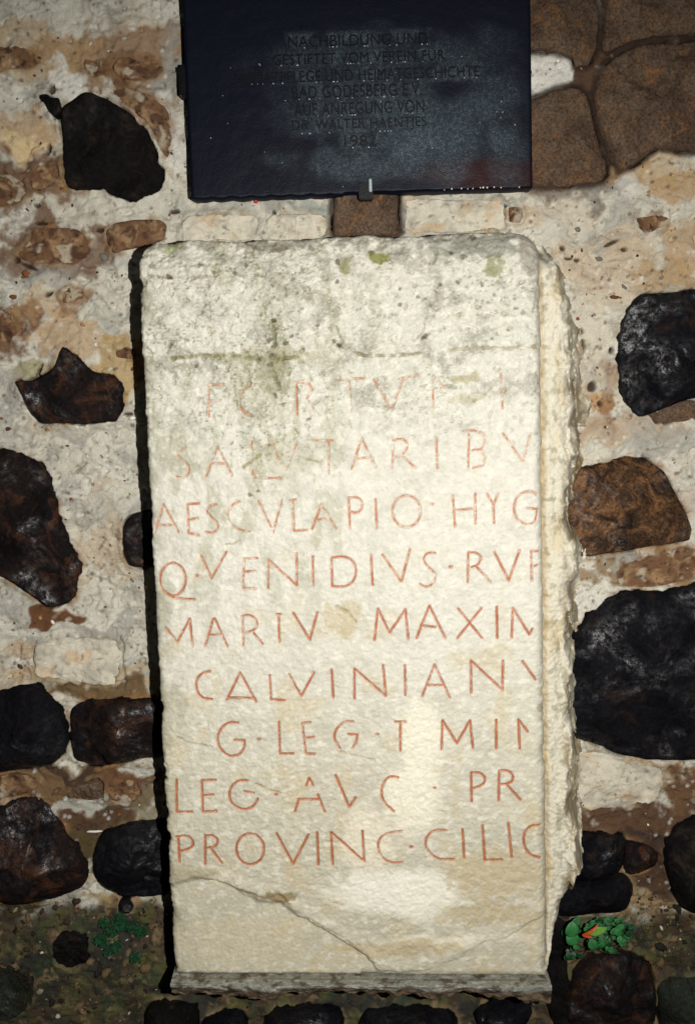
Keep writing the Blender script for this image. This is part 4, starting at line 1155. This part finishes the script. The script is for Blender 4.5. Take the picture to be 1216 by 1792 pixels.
# ------------------------------------------------------------------ mortar bed under the tablet
nu = 520
bx = np.linspace(at(303, 1740, T)[0], at(962, 1740, T)[0], nu)
PR = 0.022
prof = []                                                   # (d, z offset) along the section
for k in range(10): prof.append((0.0 + (T - 0.01) * k / 9, -0.001))
for k in range(1, 15): prof.append((T - 0.01 + (PR + 0.01) * k / 14, -0.001 - 0.002 * k / 14))
for k in range(1, 26): prof.append((T + PR - 0.016 * (k / 25) ** 1.4, -0.003 - 0.038 * k / 25))
for k in range(1, 11): prof.append((T + PR - 0.016 - (T + PR - 0.02) * k / 10, -0.045 - 0.006 * k / 10))
prof = np.array(prof); npf = len(prof)
U, K = np.meshgrid(bx, np.arange(npf))
dpt = prof[K, 0]; zo = prof[K, 1]
arc = np.cumsum(np.r_[0, np.hypot(*np.diff(prof, axis=0).T)])[K]
rag = 0.55 + 0.45 * sst(-0.5, 0.5, fbm(bx, bx * 0 + .3, 0.09, 3, 301)) + 0.10 * fbm(bx, bx * 0 + 2, 0.02, 2, 303)
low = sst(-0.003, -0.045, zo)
zo2 = np.where(zo < -0.003, -0.003 + (zo + 0.003) * rag[None, :], zo)
nn = fbm(U, arc, 0.02, 4, 305)
dd = dpt + sst(T + 0.002, T + 0.012, dpt) * (0.004 * nn + 0.004 * fbm(U, arc, 0.07, 2, 307)) + low * 0.004 * fbm(U, arc, 0.012, 3, 309)
zz = zo2 + foot(U) + 0.0018 * nn * sst(T, T + 0.01, dpt)
cbed = np.broadcast_to(lin(150, 150, 138), U.shape + (3,)).copy()
cbed = mix(cbed, lin(96, 88, 74), sst(0.0, 0.5, fbm(U, arc, 0.02, 4, 311)))
cbed = mix(cbed, lin(190, 190, 180), 0.7 * sst(0.15, 0.6, fbm(U * 0.6, arc, 0.01, 3, 313)))
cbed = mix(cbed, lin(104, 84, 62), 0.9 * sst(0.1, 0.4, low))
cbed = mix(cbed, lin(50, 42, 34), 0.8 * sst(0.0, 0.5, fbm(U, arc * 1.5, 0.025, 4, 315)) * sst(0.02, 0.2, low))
cbed = mix(cbed, lin(112, 92, 50), 0.6 * sst(0.004, 0.0, np.abs(dpt - T - 0.002)))
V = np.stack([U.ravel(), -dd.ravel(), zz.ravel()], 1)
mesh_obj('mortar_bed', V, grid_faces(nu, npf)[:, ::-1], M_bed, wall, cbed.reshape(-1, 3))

# ------------------------------------------------------------------ bronze plaque above
PD = 0.046
pl = ats([(320, 55), (337, 350)], PD)[:, 0].mean(); pr_ = ats([(932, 55), (928, 330)], PD)[:, 0].mean()
pb = (at(337, 350, PD)[1] + at(928, 330, PD)[1]) / 2
ptop = at(620, -60, PD)[1]
plq = empty('bronze_plaque', ((pl + pr_) / 2, -PD, pb), 'dark wet bronze plaque with raised lettering, fixed on the wall above the marble tablet', 'plaque')
M_pl = NT('dark_patinated_bronze')
P = M_pl.coord()
a = M_pl.n('ShaderNodeAttribute'); a.attribute_name = 'patina'
n_ = M_pl.noise(520, 3, 0.75, vec=P); n2_ = M_pl.noise(150, 4, 0.7, vec=P)
sp = M_pl.ramp(n_, [(0.44, 0.0), (0.70, 1.0)])
sp2 = M_pl.ramp(n2_, [(0.42, 0.15), (0.66, 1.0)])
f1 = M_pl.math('MULTIPLY', M_pl.math('MULTIPLY', sp, sp2), a.outputs['Fac'])
a2 = M_pl.n('ShaderNodeAttribute'); a2.attribute_name = 'reddish'
base = M_pl.mixc(a2.outputs['Fac'], (0.0036, 0.0052, 0.0115), (0.020, 0.004, 0.005))
base = M_pl.mixc(M_pl.math('MULTIPLY', a.outputs['Fac'], 0.5), base, (0.030, 0.050, 0.068))
base = M_pl.mixc(f1, base, (0.26, 0.32, 0.34))
M_pl.l(base, M_pl.b.inputs['Base Color'])
M_pl.b.inputs['Roughness'].default_value = 0.42
M_pl.b.inputs['Metallic'].default_value = 0.0
M_pl.b.inputs['Specular IOR Level'].default_value = 0.10
nb = M_pl.bump(M_pl.noise(60, 4, 0.6, vec=P), 0.25, 0.003)
nb = M_pl.bump(M_pl.noise(420, 3, 0.6, vec=P), 0.4, 0.0008, nb)
M_pl.l(nb, M_pl.b.inputs['Normal'])
gx = np.arange(pl, pr_ + 0.001, 0.0022); gz = np.arange(pb, ptop, 0.0022)
gx = np.linspace(pl, pr_, len(gx)); gz = np.linspace(pb, ptop, len(gz))
X, Z = np.meshgrid(gx, gz)
wav = 0.0022 * np.abs(np.sin((gx - pl) * 95)) * (gx < at(600, 340, PD)[0]) + 0.0006 * fbm(gx, gx * 0, 0.02, 3, 401)
Zb = Z + (wav[None, :] * -1 + 0.002) * (Z < pb + 0.003)
edge = np.minimum(np.minimum(X - pl, pr_ - X), Z - pb)
bev = np.clip(0.003 - edge, 0, 0.003)
Yp = -(PD + 0.0004 * fbm(X, Z, 0.05, 3, 403) - bev * 0.6)
pat = np.zeros(X.shape)
for px, py, rx, ry, st in [(760, 235, 110, 60, .9), (640, 285, 90, 30, .8), (770, 300, 60, 18, .5), (620, 190, 130, 40, .55), (860, 180, 50, 60, .5), (880, 270, 40, 50, .55), (640, 110, 170, 50, .42), (840, 90, 60, 40, .3), (500, 280, 30, 16, .45), (730, 265, 40, 24, .8)]:
    x0, z0 = at(px, py, PD)
    q = ((X - x0) / (rx * MM)) ** 2 + ((Z - z0) / (ry * MM)) ** 2 + 0.8 * fbm(X, Z, 0.04, 5, 405)
    pat = 1 - (1 - pat) * (1 - 0.85 * st * sst(1.8, -0.4, q))
for x0_, x1_, ya, yb in [(505, 748, 60, 80), (478, 778, 90, 110), (450, 838, 121, 141), (512, 738, 148, 170), (515, 742, 178, 200), (512, 746, 207, 230), (600, 662, 236, 257)]:
    A_ = at(x0_, yb, PD); B_ = at(x1_, ya, PD)
    zc_ = at((x0_ + x1_) / 2, (ya + yb) / 2, PD)[1]
    q = np.maximum(np.abs(X - (A_[0] + B_[0]) / 2) - (B_[0] - A_[0]) / 2, np.abs(Z - zc_) - 0.010)
    pat = np.maximum(pat, 0.62 * sst(0.010, -0.002, q) * sst(-0.5, 0.3, fbm(X, Z, 0.03, 3, 409)) * sst(at(430, 100, PD)[0], at(560, 100, PD)[0], X))
red = sst(0, 1, 1 - (((X - at(860, 305, PD)[0]) / (150 * MM)) ** 2 + ((Z - at(860, 305, PD)[1]) / (34 * MM)) ** 2) + 0.3 * fbm(X, Z, 0.04, 3, 407))
# front, then sides folded back into the wall
nzp, nxp = X.shape
Vf = np.stack([X.ravel(), Yp.ravel(), Zb.ravel()], 1)
idx = np.arange(nxp * nzp).reshape(nzp, nxp)
bd = np.concatenate([idx[0, :], idx[1:, -1], idx[-1, -2::-1], idx[-2:0:-1, 0]])
Vb = Vf[bd].copy(); Vb[:, 1] = 0.004
nb0 = len(Vf)
side = np.array([(bd[i], nb0 + i, nb0 + (i + 1) % len(bd), bd[(i + 1) % len(bd)]) for i in range(len(bd))])
Vall = np.vstack([Vf, Vb]); Fall = np.vstack([grid_faces(nxp, nzp), side])
mesh_obj('plate', Vall, Fall, M_pl.m, plq, None, True, {'patina': np.r_[pat.ravel(), np.zeros(len(Vb))], 'reddish': np.r_[red.ravel(), np.zeros(len(Vb))]})

M_let = NT('raised_bronze_letter')
M_let.b.inputs['Base Color'].default_value = (0.0025, 0.003, 0.0045, 1)
M_let.b.inputs['Roughness'].default_value = 0.4
M_let.b.inputs['Specular IOR Level'].default_value = 0.15
P = M_let.coord()
M_let.l(M_let.bump(M_let.noise(500, 3, 0.6, vec=P), 0.5, 0.0008), M_let.b.inputs['Normal'])
LINES = [('NACHBILDUNG UND', 505, 748, 60, 80), ('GESTIFTET VOM VEREIN F\u00dcR', 478, 778, 90, 110), ('HEIMATPFLEGE UND HEIMATGESCHICHTE', 412, 838, 121, 141),
         ('BAD GODESBERG E.V.', 512, 738, 148, 170), ('AUF ANREGUNG VON', 515, 742, 178, 200), ('DR. WALTER HAENTJES', 512, 746, 207, 230), ('1982', 603, 658, 236, 257)]
drops = []
for txt, x0, x1, y0, y1 in LINES:
    cu = bpy.data.curves.new('lettering_curve', 'FONT'); cu.body = txt; cu.extrude = 0.08; cu.offset = 0.0; cu.resolution_u = 4
    cu.space_character = 1.05
    ob = bpy.data.objects.new('lettering_curve', cu); COL.objects.link(ob)
    dg = bpy.context.evaluated_depsgraph_get()
    me = bpy.data.meshes.new_from_object(ob.evaluated_get(dg))
    co = np.zeros(len(me.vertices) * 3); me.vertices.foreach_get('co', co); co = co.reshape(-1, 3)
    mn, mx = co.min(0), co.max(0)
    A = at(x0, y1, PD); B = at(x1, y0, PD)
    w_ = B[0] - A[0]; h_ = abs(at(620, y0, PD)[1] - at(620, y1, PD)[1]); zc = (at((x0 + x1) / 2, (y0 + y1) / 2, PD)[1])
    cap = h_ if '\u00dc' not in txt else h_ * 1.15
    nx = A[0] + (co[:, 0] - mn[0]) / (mx[0] - mn[0]) * w_
    nz = zc - h_ / 2 + (co[:, 1] - mn[1]) / (mx[1] - mn[1]) * cap
    ny = np.where(co[:, 2] > 0, -(PD + 0.0018), -(PD - 0.0005))
    base_ = np.array(plq.location)
    me.vertices.foreach_set('co', (np.stack([nx, ny, nz], 1) - base_).ravel()); me.update()
    me.materials.clear(); me.materials.append(M_let.m)
    me.name = 'raised_lettering'
    o = bpy.data.objects.new('raised_lettering', me); COL.objects.link(o); o.parent = plq
    bpy.data.objects.remove(ob)
    for k in range(int(w_ / 0.022)):
        drops.append((A[0] + rg.uniform(0, 1) * w_, zc - h_ / 2 - 0.001, rg.uniform(.0005, .0011), PD + 0.0012))
for px in (777, 790, 807, 818, 827, 845, 852, 864, 876, 908, 840):
    drops.append((at(px, 330, PD)[0], pb + 0.004 + rg.uniform(-.001, .001), rg.uniform(.0009, .0017), PD + .001))
for k in range(26):
    drops.append((rg.uniform(pl + .03, pr_ - .02), rg.uniform(pb + .01, pb + .22), rg.uniform(.0004, .0009), PD + .0005))
M_dr = NT('water_drop')
M_dr.b.inputs['Base Color'].default_value = (0.55, 0.58, 0.58, 1)  # pale colour paints the flash highlight onto clear drops
M_dr.b.inputs['Roughness'].default_value = 0.15
M_dr.b.inputs['Specular IOR Level'].default_value = 0.8
DV, DF = [], []
for k, (x, z, s, d) in enumerate(drops):
    DV.append(IV * np.array([s, s * .8, s * 1.1]) + np.array([x, -d, z])); DF.append(IF + k * len(IV))
tag(mesh_obj('water_drops', np.vstack(DV), np.vstack(DF), M_dr.m, plq), kind='stuff')


def box(name, x0, x1, z0, z1, d0, d1, m, parent, bevel=0.0015):
    import bmesh
    bm = bmesh.new(); bmesh.ops.create_cube(bm, size=1)
    for v in bm.verts:
        v.co = Vector((x0 + (v.co.x + .5) * (x1 - x0), -(d0 + (.5 - v.co.y) * (d1 - d0)), z0 + (v.co.z + .5) * (z1 - z0))) - parent.location
    bmesh.ops.bevel(bm, geom=bm.edges[:], offset=bevel, segments=2, affect='EDGES')
    me = bpy.data.meshes.new(name); bm.to_mesh(me); bm.free(); me.materials.append(m)
    o = bpy.data.objects.new(name, me); COL.objects.link(o); o.parent = parent
    return o


A = at(314, 170, PD - .01); B = at(330, 112, PD - .01)
box('side_lug', A[0], pl + 0.003, A[1], B[1], 0.01, PD - 0.008, M_let.m, plq, .004)
A = at(628, 350, PD); B = at(652, 322, PD)
box('bottom_bracket', A[0], B[0], A[1], B[1], 0.01, PD + 0.006, M_let.m, plq, .0015)
M_highlight = NT('bracket_highlight'); M_highlight.b.inputs['Base Color'].default_value = (0.30, 0.36, 0.38, 1); M_highlight.b.inputs['Roughness'].default_value = 0.45
P = M_highlight.coord(); M_highlight.l(M_highlight.bump(M_highlight.noise(500, 3, .6, vec=P), .6, .001), M_highlight.b.inputs['Normal'])
A = at(646, 337, PD); B = at(650, 314, PD)
box('bracket_edge_highlight', A[0], B[0], A[1], B[1], PD + 0.002, PD + 0.0075, M_highlight.m, plq, .001)  # pale strip painted as the highlight on the bracket

# ------------------------------------------------------------------ plants
def mat_leaf(name, c, c2, rough=.45):
    t = NT(name); P = t.coord()
    oi = t.n('ShaderNodeObjectInfo')
    f = t.math('ADD', t.math('MULTIPLY', t.noise(120, 3, .6, vec=P), .6), t.math('MULTIPLY', oi.outputs['Random'], .4))
    t.l(t.mixc(t.ramp(f, [(0.35, 0.0), (0.65, 1.0)]), c, c2), t.b.inputs['Base Color'])
    t.b.inputs['Roughness'].default_value = rough
    t.l(t.bump(t.noise(350, 3, .6, vec=P), .4, .001), t.b.inputs['Normal'])
    return t.m


M_leaf = mat_leaf('green_leaf', (0.004, 0.040, 0.012), (0.03, 0.18, 0.045), .55)
M_leafb = mat_leaf('light_green_leaf', (0.10, 0.30, 0.04), (0.22, 0.42, 0.07), .35)
M_orange = mat_leaf('orange_leaf', (0.45, 0.07, 0.012), (0.62, 0.22, 0.03), .5)
M_moss = mat_leaf('moss_green', (0.001, 0.014, 0.004), (0.012, 0.115, 0.035), .7)
M_stem = mat_leaf('stem_brown', (0.05, 0.06, 0.02), (0.10, 0.09, 0.03))


def leaf_mesh(name, length, width, cup=.18, n=8, thick=0.0005, fold=.15):
    """rounded leaf in the x-z plane facing -y, stem end at the origin, solid with a thin edge"""
    vs, fs = [], []
    rows = n
    for i in range(rows + 1):
        t = i / rows
        wdt = width * 0.5 * math.sin(math.pi * min(1, t ** 0.85 * 0.985 + 0.008)) ** 0.55
        for k in (-1, -.5, 0, .5, 1):
            x = k * wdt; z = t * length
            y = -cup * length * math.sin(t * 2.4) + fold * abs(x) * -1
            vs.append((x, y, z))
    nfr = len(vs)
    vs += [(x, y + thick, z) for x, y, z in vs]
    for i in range(rows):
        for j in range(4):
            a = i * 5 + j
            fs.append((a, a + 1, a + 6, a + 5)); fs.append((a + nfr, a + 5 + nfr, a + 6 + nfr, a + 1 + nfr))
        a = i * 5; fs.append((a, a + 5, a + 5 + nfr, a + nfr))
        a = i * 5 + 4; fs.append((a, a + nfr, a + 5 + nfr, a + 5))
    me = bpy.data.meshes.new(name); me.from_pydata(vs, [], fs); me.update()
    me.polygons.foreach_set('use_smooth', np.ones(len(me.polygons), bool))
    return me


def leaf(name, parent, px, py, d, ln, wd, ang, tilt, m, me=None, top=None):
    x, z = at(px, py, d)
    me = me or leaf_mesh(name, ln * MM, wd * MM)
    if not me.materials: me.materials.append(m)
    o = bpy.data.objects.new(name, me); COL.objects.link(o)
    loc = Vector((x, -d, z))
    if parent is not None: o.parent = parent; loc = loc - parent.location
    o.location = loc
    o.rotation_euler = Matrix.Rotation(ang, 3, 'Y').to_4x4().to_euler() if not tilt else (Matrix.Rotation(ang, 4, 'Y') @ Matrix.Rotation(tilt, 4, 'X')).to_euler()
    return o


hx, hz = at(1035, 1665, .02)
herb = empty('wall_herb', (hx, -.02, hz), 'small herb with bright rounded green leaves growing in the joint right of the tablet foot', 'plant')
big = [(998, 1640, 30, 24, .1), (1008, 1652, 26, 24, -.6), (1002, 1620, 18, 16, .7), (992, 1666, 16, 12, 2.8), (1032, 1644, 24, 18, 2.7)]
for px, py, ln, wd, a in big:
    leaf('leaf', herb, px, py, .045 + rg.uniform(0, .015), ln, wd, a, rg.uniform(-.35, .1), M_leaf)
smallm = [leaf_mesh('leaf', 13 * MM, 12 * MM), leaf_mesh('leaf', 9 * MM, 8 * MM), leaf_mesh('leaf', 16 * MM, 13 * MM)]
for m_ in smallm: m_.materials.append(M_leaf)
for k in range(80):
    a, r = rg.uniform(0, 6.28), math.sqrt(rg.uniform(0, 1))
    px, py = 1060 + 42 * r * math.cos(a), 1632 + 28 * r * math.sin(a) + (rg.uniform(0, 1) ** 3) * 16
    leaf('leaf', herb, px, py, rg.uniform(.022, .045), 0, 0, rg.uniform(-1.5, 1.5), rg.uniform(-.7, .3), M_leaf, smallm[k % 3])
for k in range(12):
    leaf('leaf', herb, 988 + rg.uniform(0, 30), 1612 + rg.uniform(0, 74), rg.uniform(.02, .04), 0, 0, rg.uniform(-2.5, 2.5), rg.uniform(-.7, .3), M_leaf, smallm[k % 3])
pal_leaf = leaf('leaf', herb, 1028, 1632, .062, 34, 17, 1.42, -.2, M_leafb)
pal_leaf['label'] = 'pale yellow green glossy leaf'
# stems of the herb
SV, SF = [], []
def tube(p0, p1, r, bend=.006, n=6, k=5):
    base = len(SV)
    p0, p1 = np.array(p0), np.array(p1)
    for i in range(n + 1):
        t = i / n; c = p0 * (1 - t) + p1 * t + np.array([0, -bend * math.sin(t * math.pi), 0])
        for j in range(k):
            a = j / k * 6.283; SV.append(c + r * (1 - .4 * t) * np.array([math.cos(a), math.sin(a), 0.3 * math.sin(a)]))
    for i in range(n):
        for j in range(k):
            a = base + i * k + j; b = base + i * k + (j + 1) % k
            SF.append((a, b, b + k, a + k))
root = (hx, 0.0, hz)
for px, py in [(1000, 1640), (1010, 1655), (1070, 1625), (1095, 1640), (1050, 1650), (1034, 1646), (996, 1680), (1080, 1660), (1040, 1610)]:
    x, z = at(px, py, .03); tube(root, (x, -.045, z), .0011, .012)
mesh_obj('stem', np.array(SV), SF, M_stem, herb)
# the two orange leaves: one bent leaf lying across the herb
om = leaf_mesh('fallen_leaf', 34 * MM, 7 * MM, cup=.3, fold=.8)
ol = leaf('fallen_leaf', None, 1018, 1636, .066, 0, 0, .92, -.1, M_orange, om)
om.materials.clear(); om.materials.append(M_orange)
om2 = leaf_mesh('curled_lobe', 20 * MM, 6 * MM, cup=-.15, fold=.8); om2.materials.append(M_orange)
o2 = bpy.data.objects.new('curled_lobe', om2); COL.objects.link(o2); o2.parent = ol
o2.location = (0, 0, 0); o2.rotation_euler = (0, 1.0, 0)
tag(ol, 'withered orange leaf bent like a hook, lying on the green herb', 'leaf')


def moss_patch(name, label, spots, n, m, dark=1.0, size=.0028, puff=0.0):
    vs, fs = [], []
    for _ in range(n):
        px, py, rx, ry = spots[rg.randint(len(spots))]
        a, r = rg.uniform(0, 6.28), min(1.5, abs(rg.normal(0, .55)) + .05)
        x, z = at(px + rx * r * math.cos(a), py + ry * r * math.sin(a))
        h = hw(x, z) + rg.uniform(0, .008) * (1.1 - r) + puff * math.sqrt(max(0, 1 - r * r)) * rg.uniform(.5, 1)
        s = size * rg.uniform(.5, 1.3)
        d1 = rg.normal(size=3); d1 /= np.linalg.norm(d1); d1[1] = -abs(d1[1])
        d2 = np.cross(d1, rg.normal(size=3)); d2 /= np.linalg.norm(d2) + 1e-9
        c = np.array([x, -h, z]); b = len(vs)
        vs += [c, c + d1 * s * .5 + d2 * s * .35, c + d1 * s, c + d1 * s * .5 - d2 * s * .35]
        fs.append((b, b + 1, b + 2, b + 3))
    o = mesh_obj(name, np.array(vs), np.array(fs), m, None, None, False)
    return tag(o, label, 'moss', kind='stuff')


moss_patch('moss', 'soft dark green moss cushion in the wall joint lower left of the tablet', [(188, 1606, 14, 10), (216, 1600, 10, 16), (232, 1616, 22, 12), (250, 1624, 12, 12), (200, 1622, 18, 12), (184, 1640, 14, 10), (206, 1648, 12, 12), (176, 1638, 8, 8), (196, 1656, 12, 8), (240, 1668, 10, 8), (214, 1612, 16, 10)], 11000, M_moss, puff=.018)
M_moss2 = mat_leaf('dark_algae_tufts', (0.012, 0.02, 0.008), (0.06, 0.055, 0.02), .8)
moss_patch('algae_tufts', 'thin dark olive algae and moss specks over the lowest stones at both bottom corners', [(60, 1640, 70, 60), (140, 1730, 130, 60), (200, 1700, 70, 60), (50, 1740, 60, 60), (1120, 1640, 60, 50), (1180, 1680, 50, 60), (240, 1760, 30, 30)], 9000, M_moss2, size=.0022)

# a loose pale flake and a red berry
def nugget(name, px, py, d, rx, ry, rz, m, label, cat, seed=1, par=None):
    r_ = np.random.RandomState(seed)
    x, z = at(px, py, d)
    q = IV * (1 + .22 * r_.uniform(-1, 1, (len(IV), 1))) * np.array([rx, ry, rz])
    o = mesh_obj(name, q, IF, m, None); o.location = (x, -d, z)
    return tag(o, label, cat)


M_chip = NT('white_lime'); M_chip.b.inputs['Base Color'].default_value = (.75, .74, .68, 1); M_chip.b.inputs['Roughness'].default_value = .6
M_chip.l(M_chip.bump(M_chip.noise(300, 3, .6, vec=M_chip.coord()), .5, .001), M_chip.b.inputs['Normal'])
M_red = NT('red_berry'); M_red.b.inputs['Base Color'].default_value = (.5, .02, .015, 1); M_red.b.inputs['Roughness'].default_value = .35
nugget('red_berry', 448, 352, hw(*at(448, 352)) + .004, .0042, .004, .0042, M_red.m, 'tiny red berry stuck to the mortar just below the plaque', 'berry', 2)
nugget('lime_flake', 166, 1455, hw(*at(166, 1455)) + .010, .015, .002, .0022, M_chip.m, 'thin white lime flake sticking out between the two round dark stones low on the left', 'stone chip', 4)
nugget('stone_chip', 232, 732, hw(*at(232, 732)) + .004, .006, .003, .0035, M_chip.m, 'small white chip of stone left of the tablet beside the crown shaped stone', 'stone chip', 3)
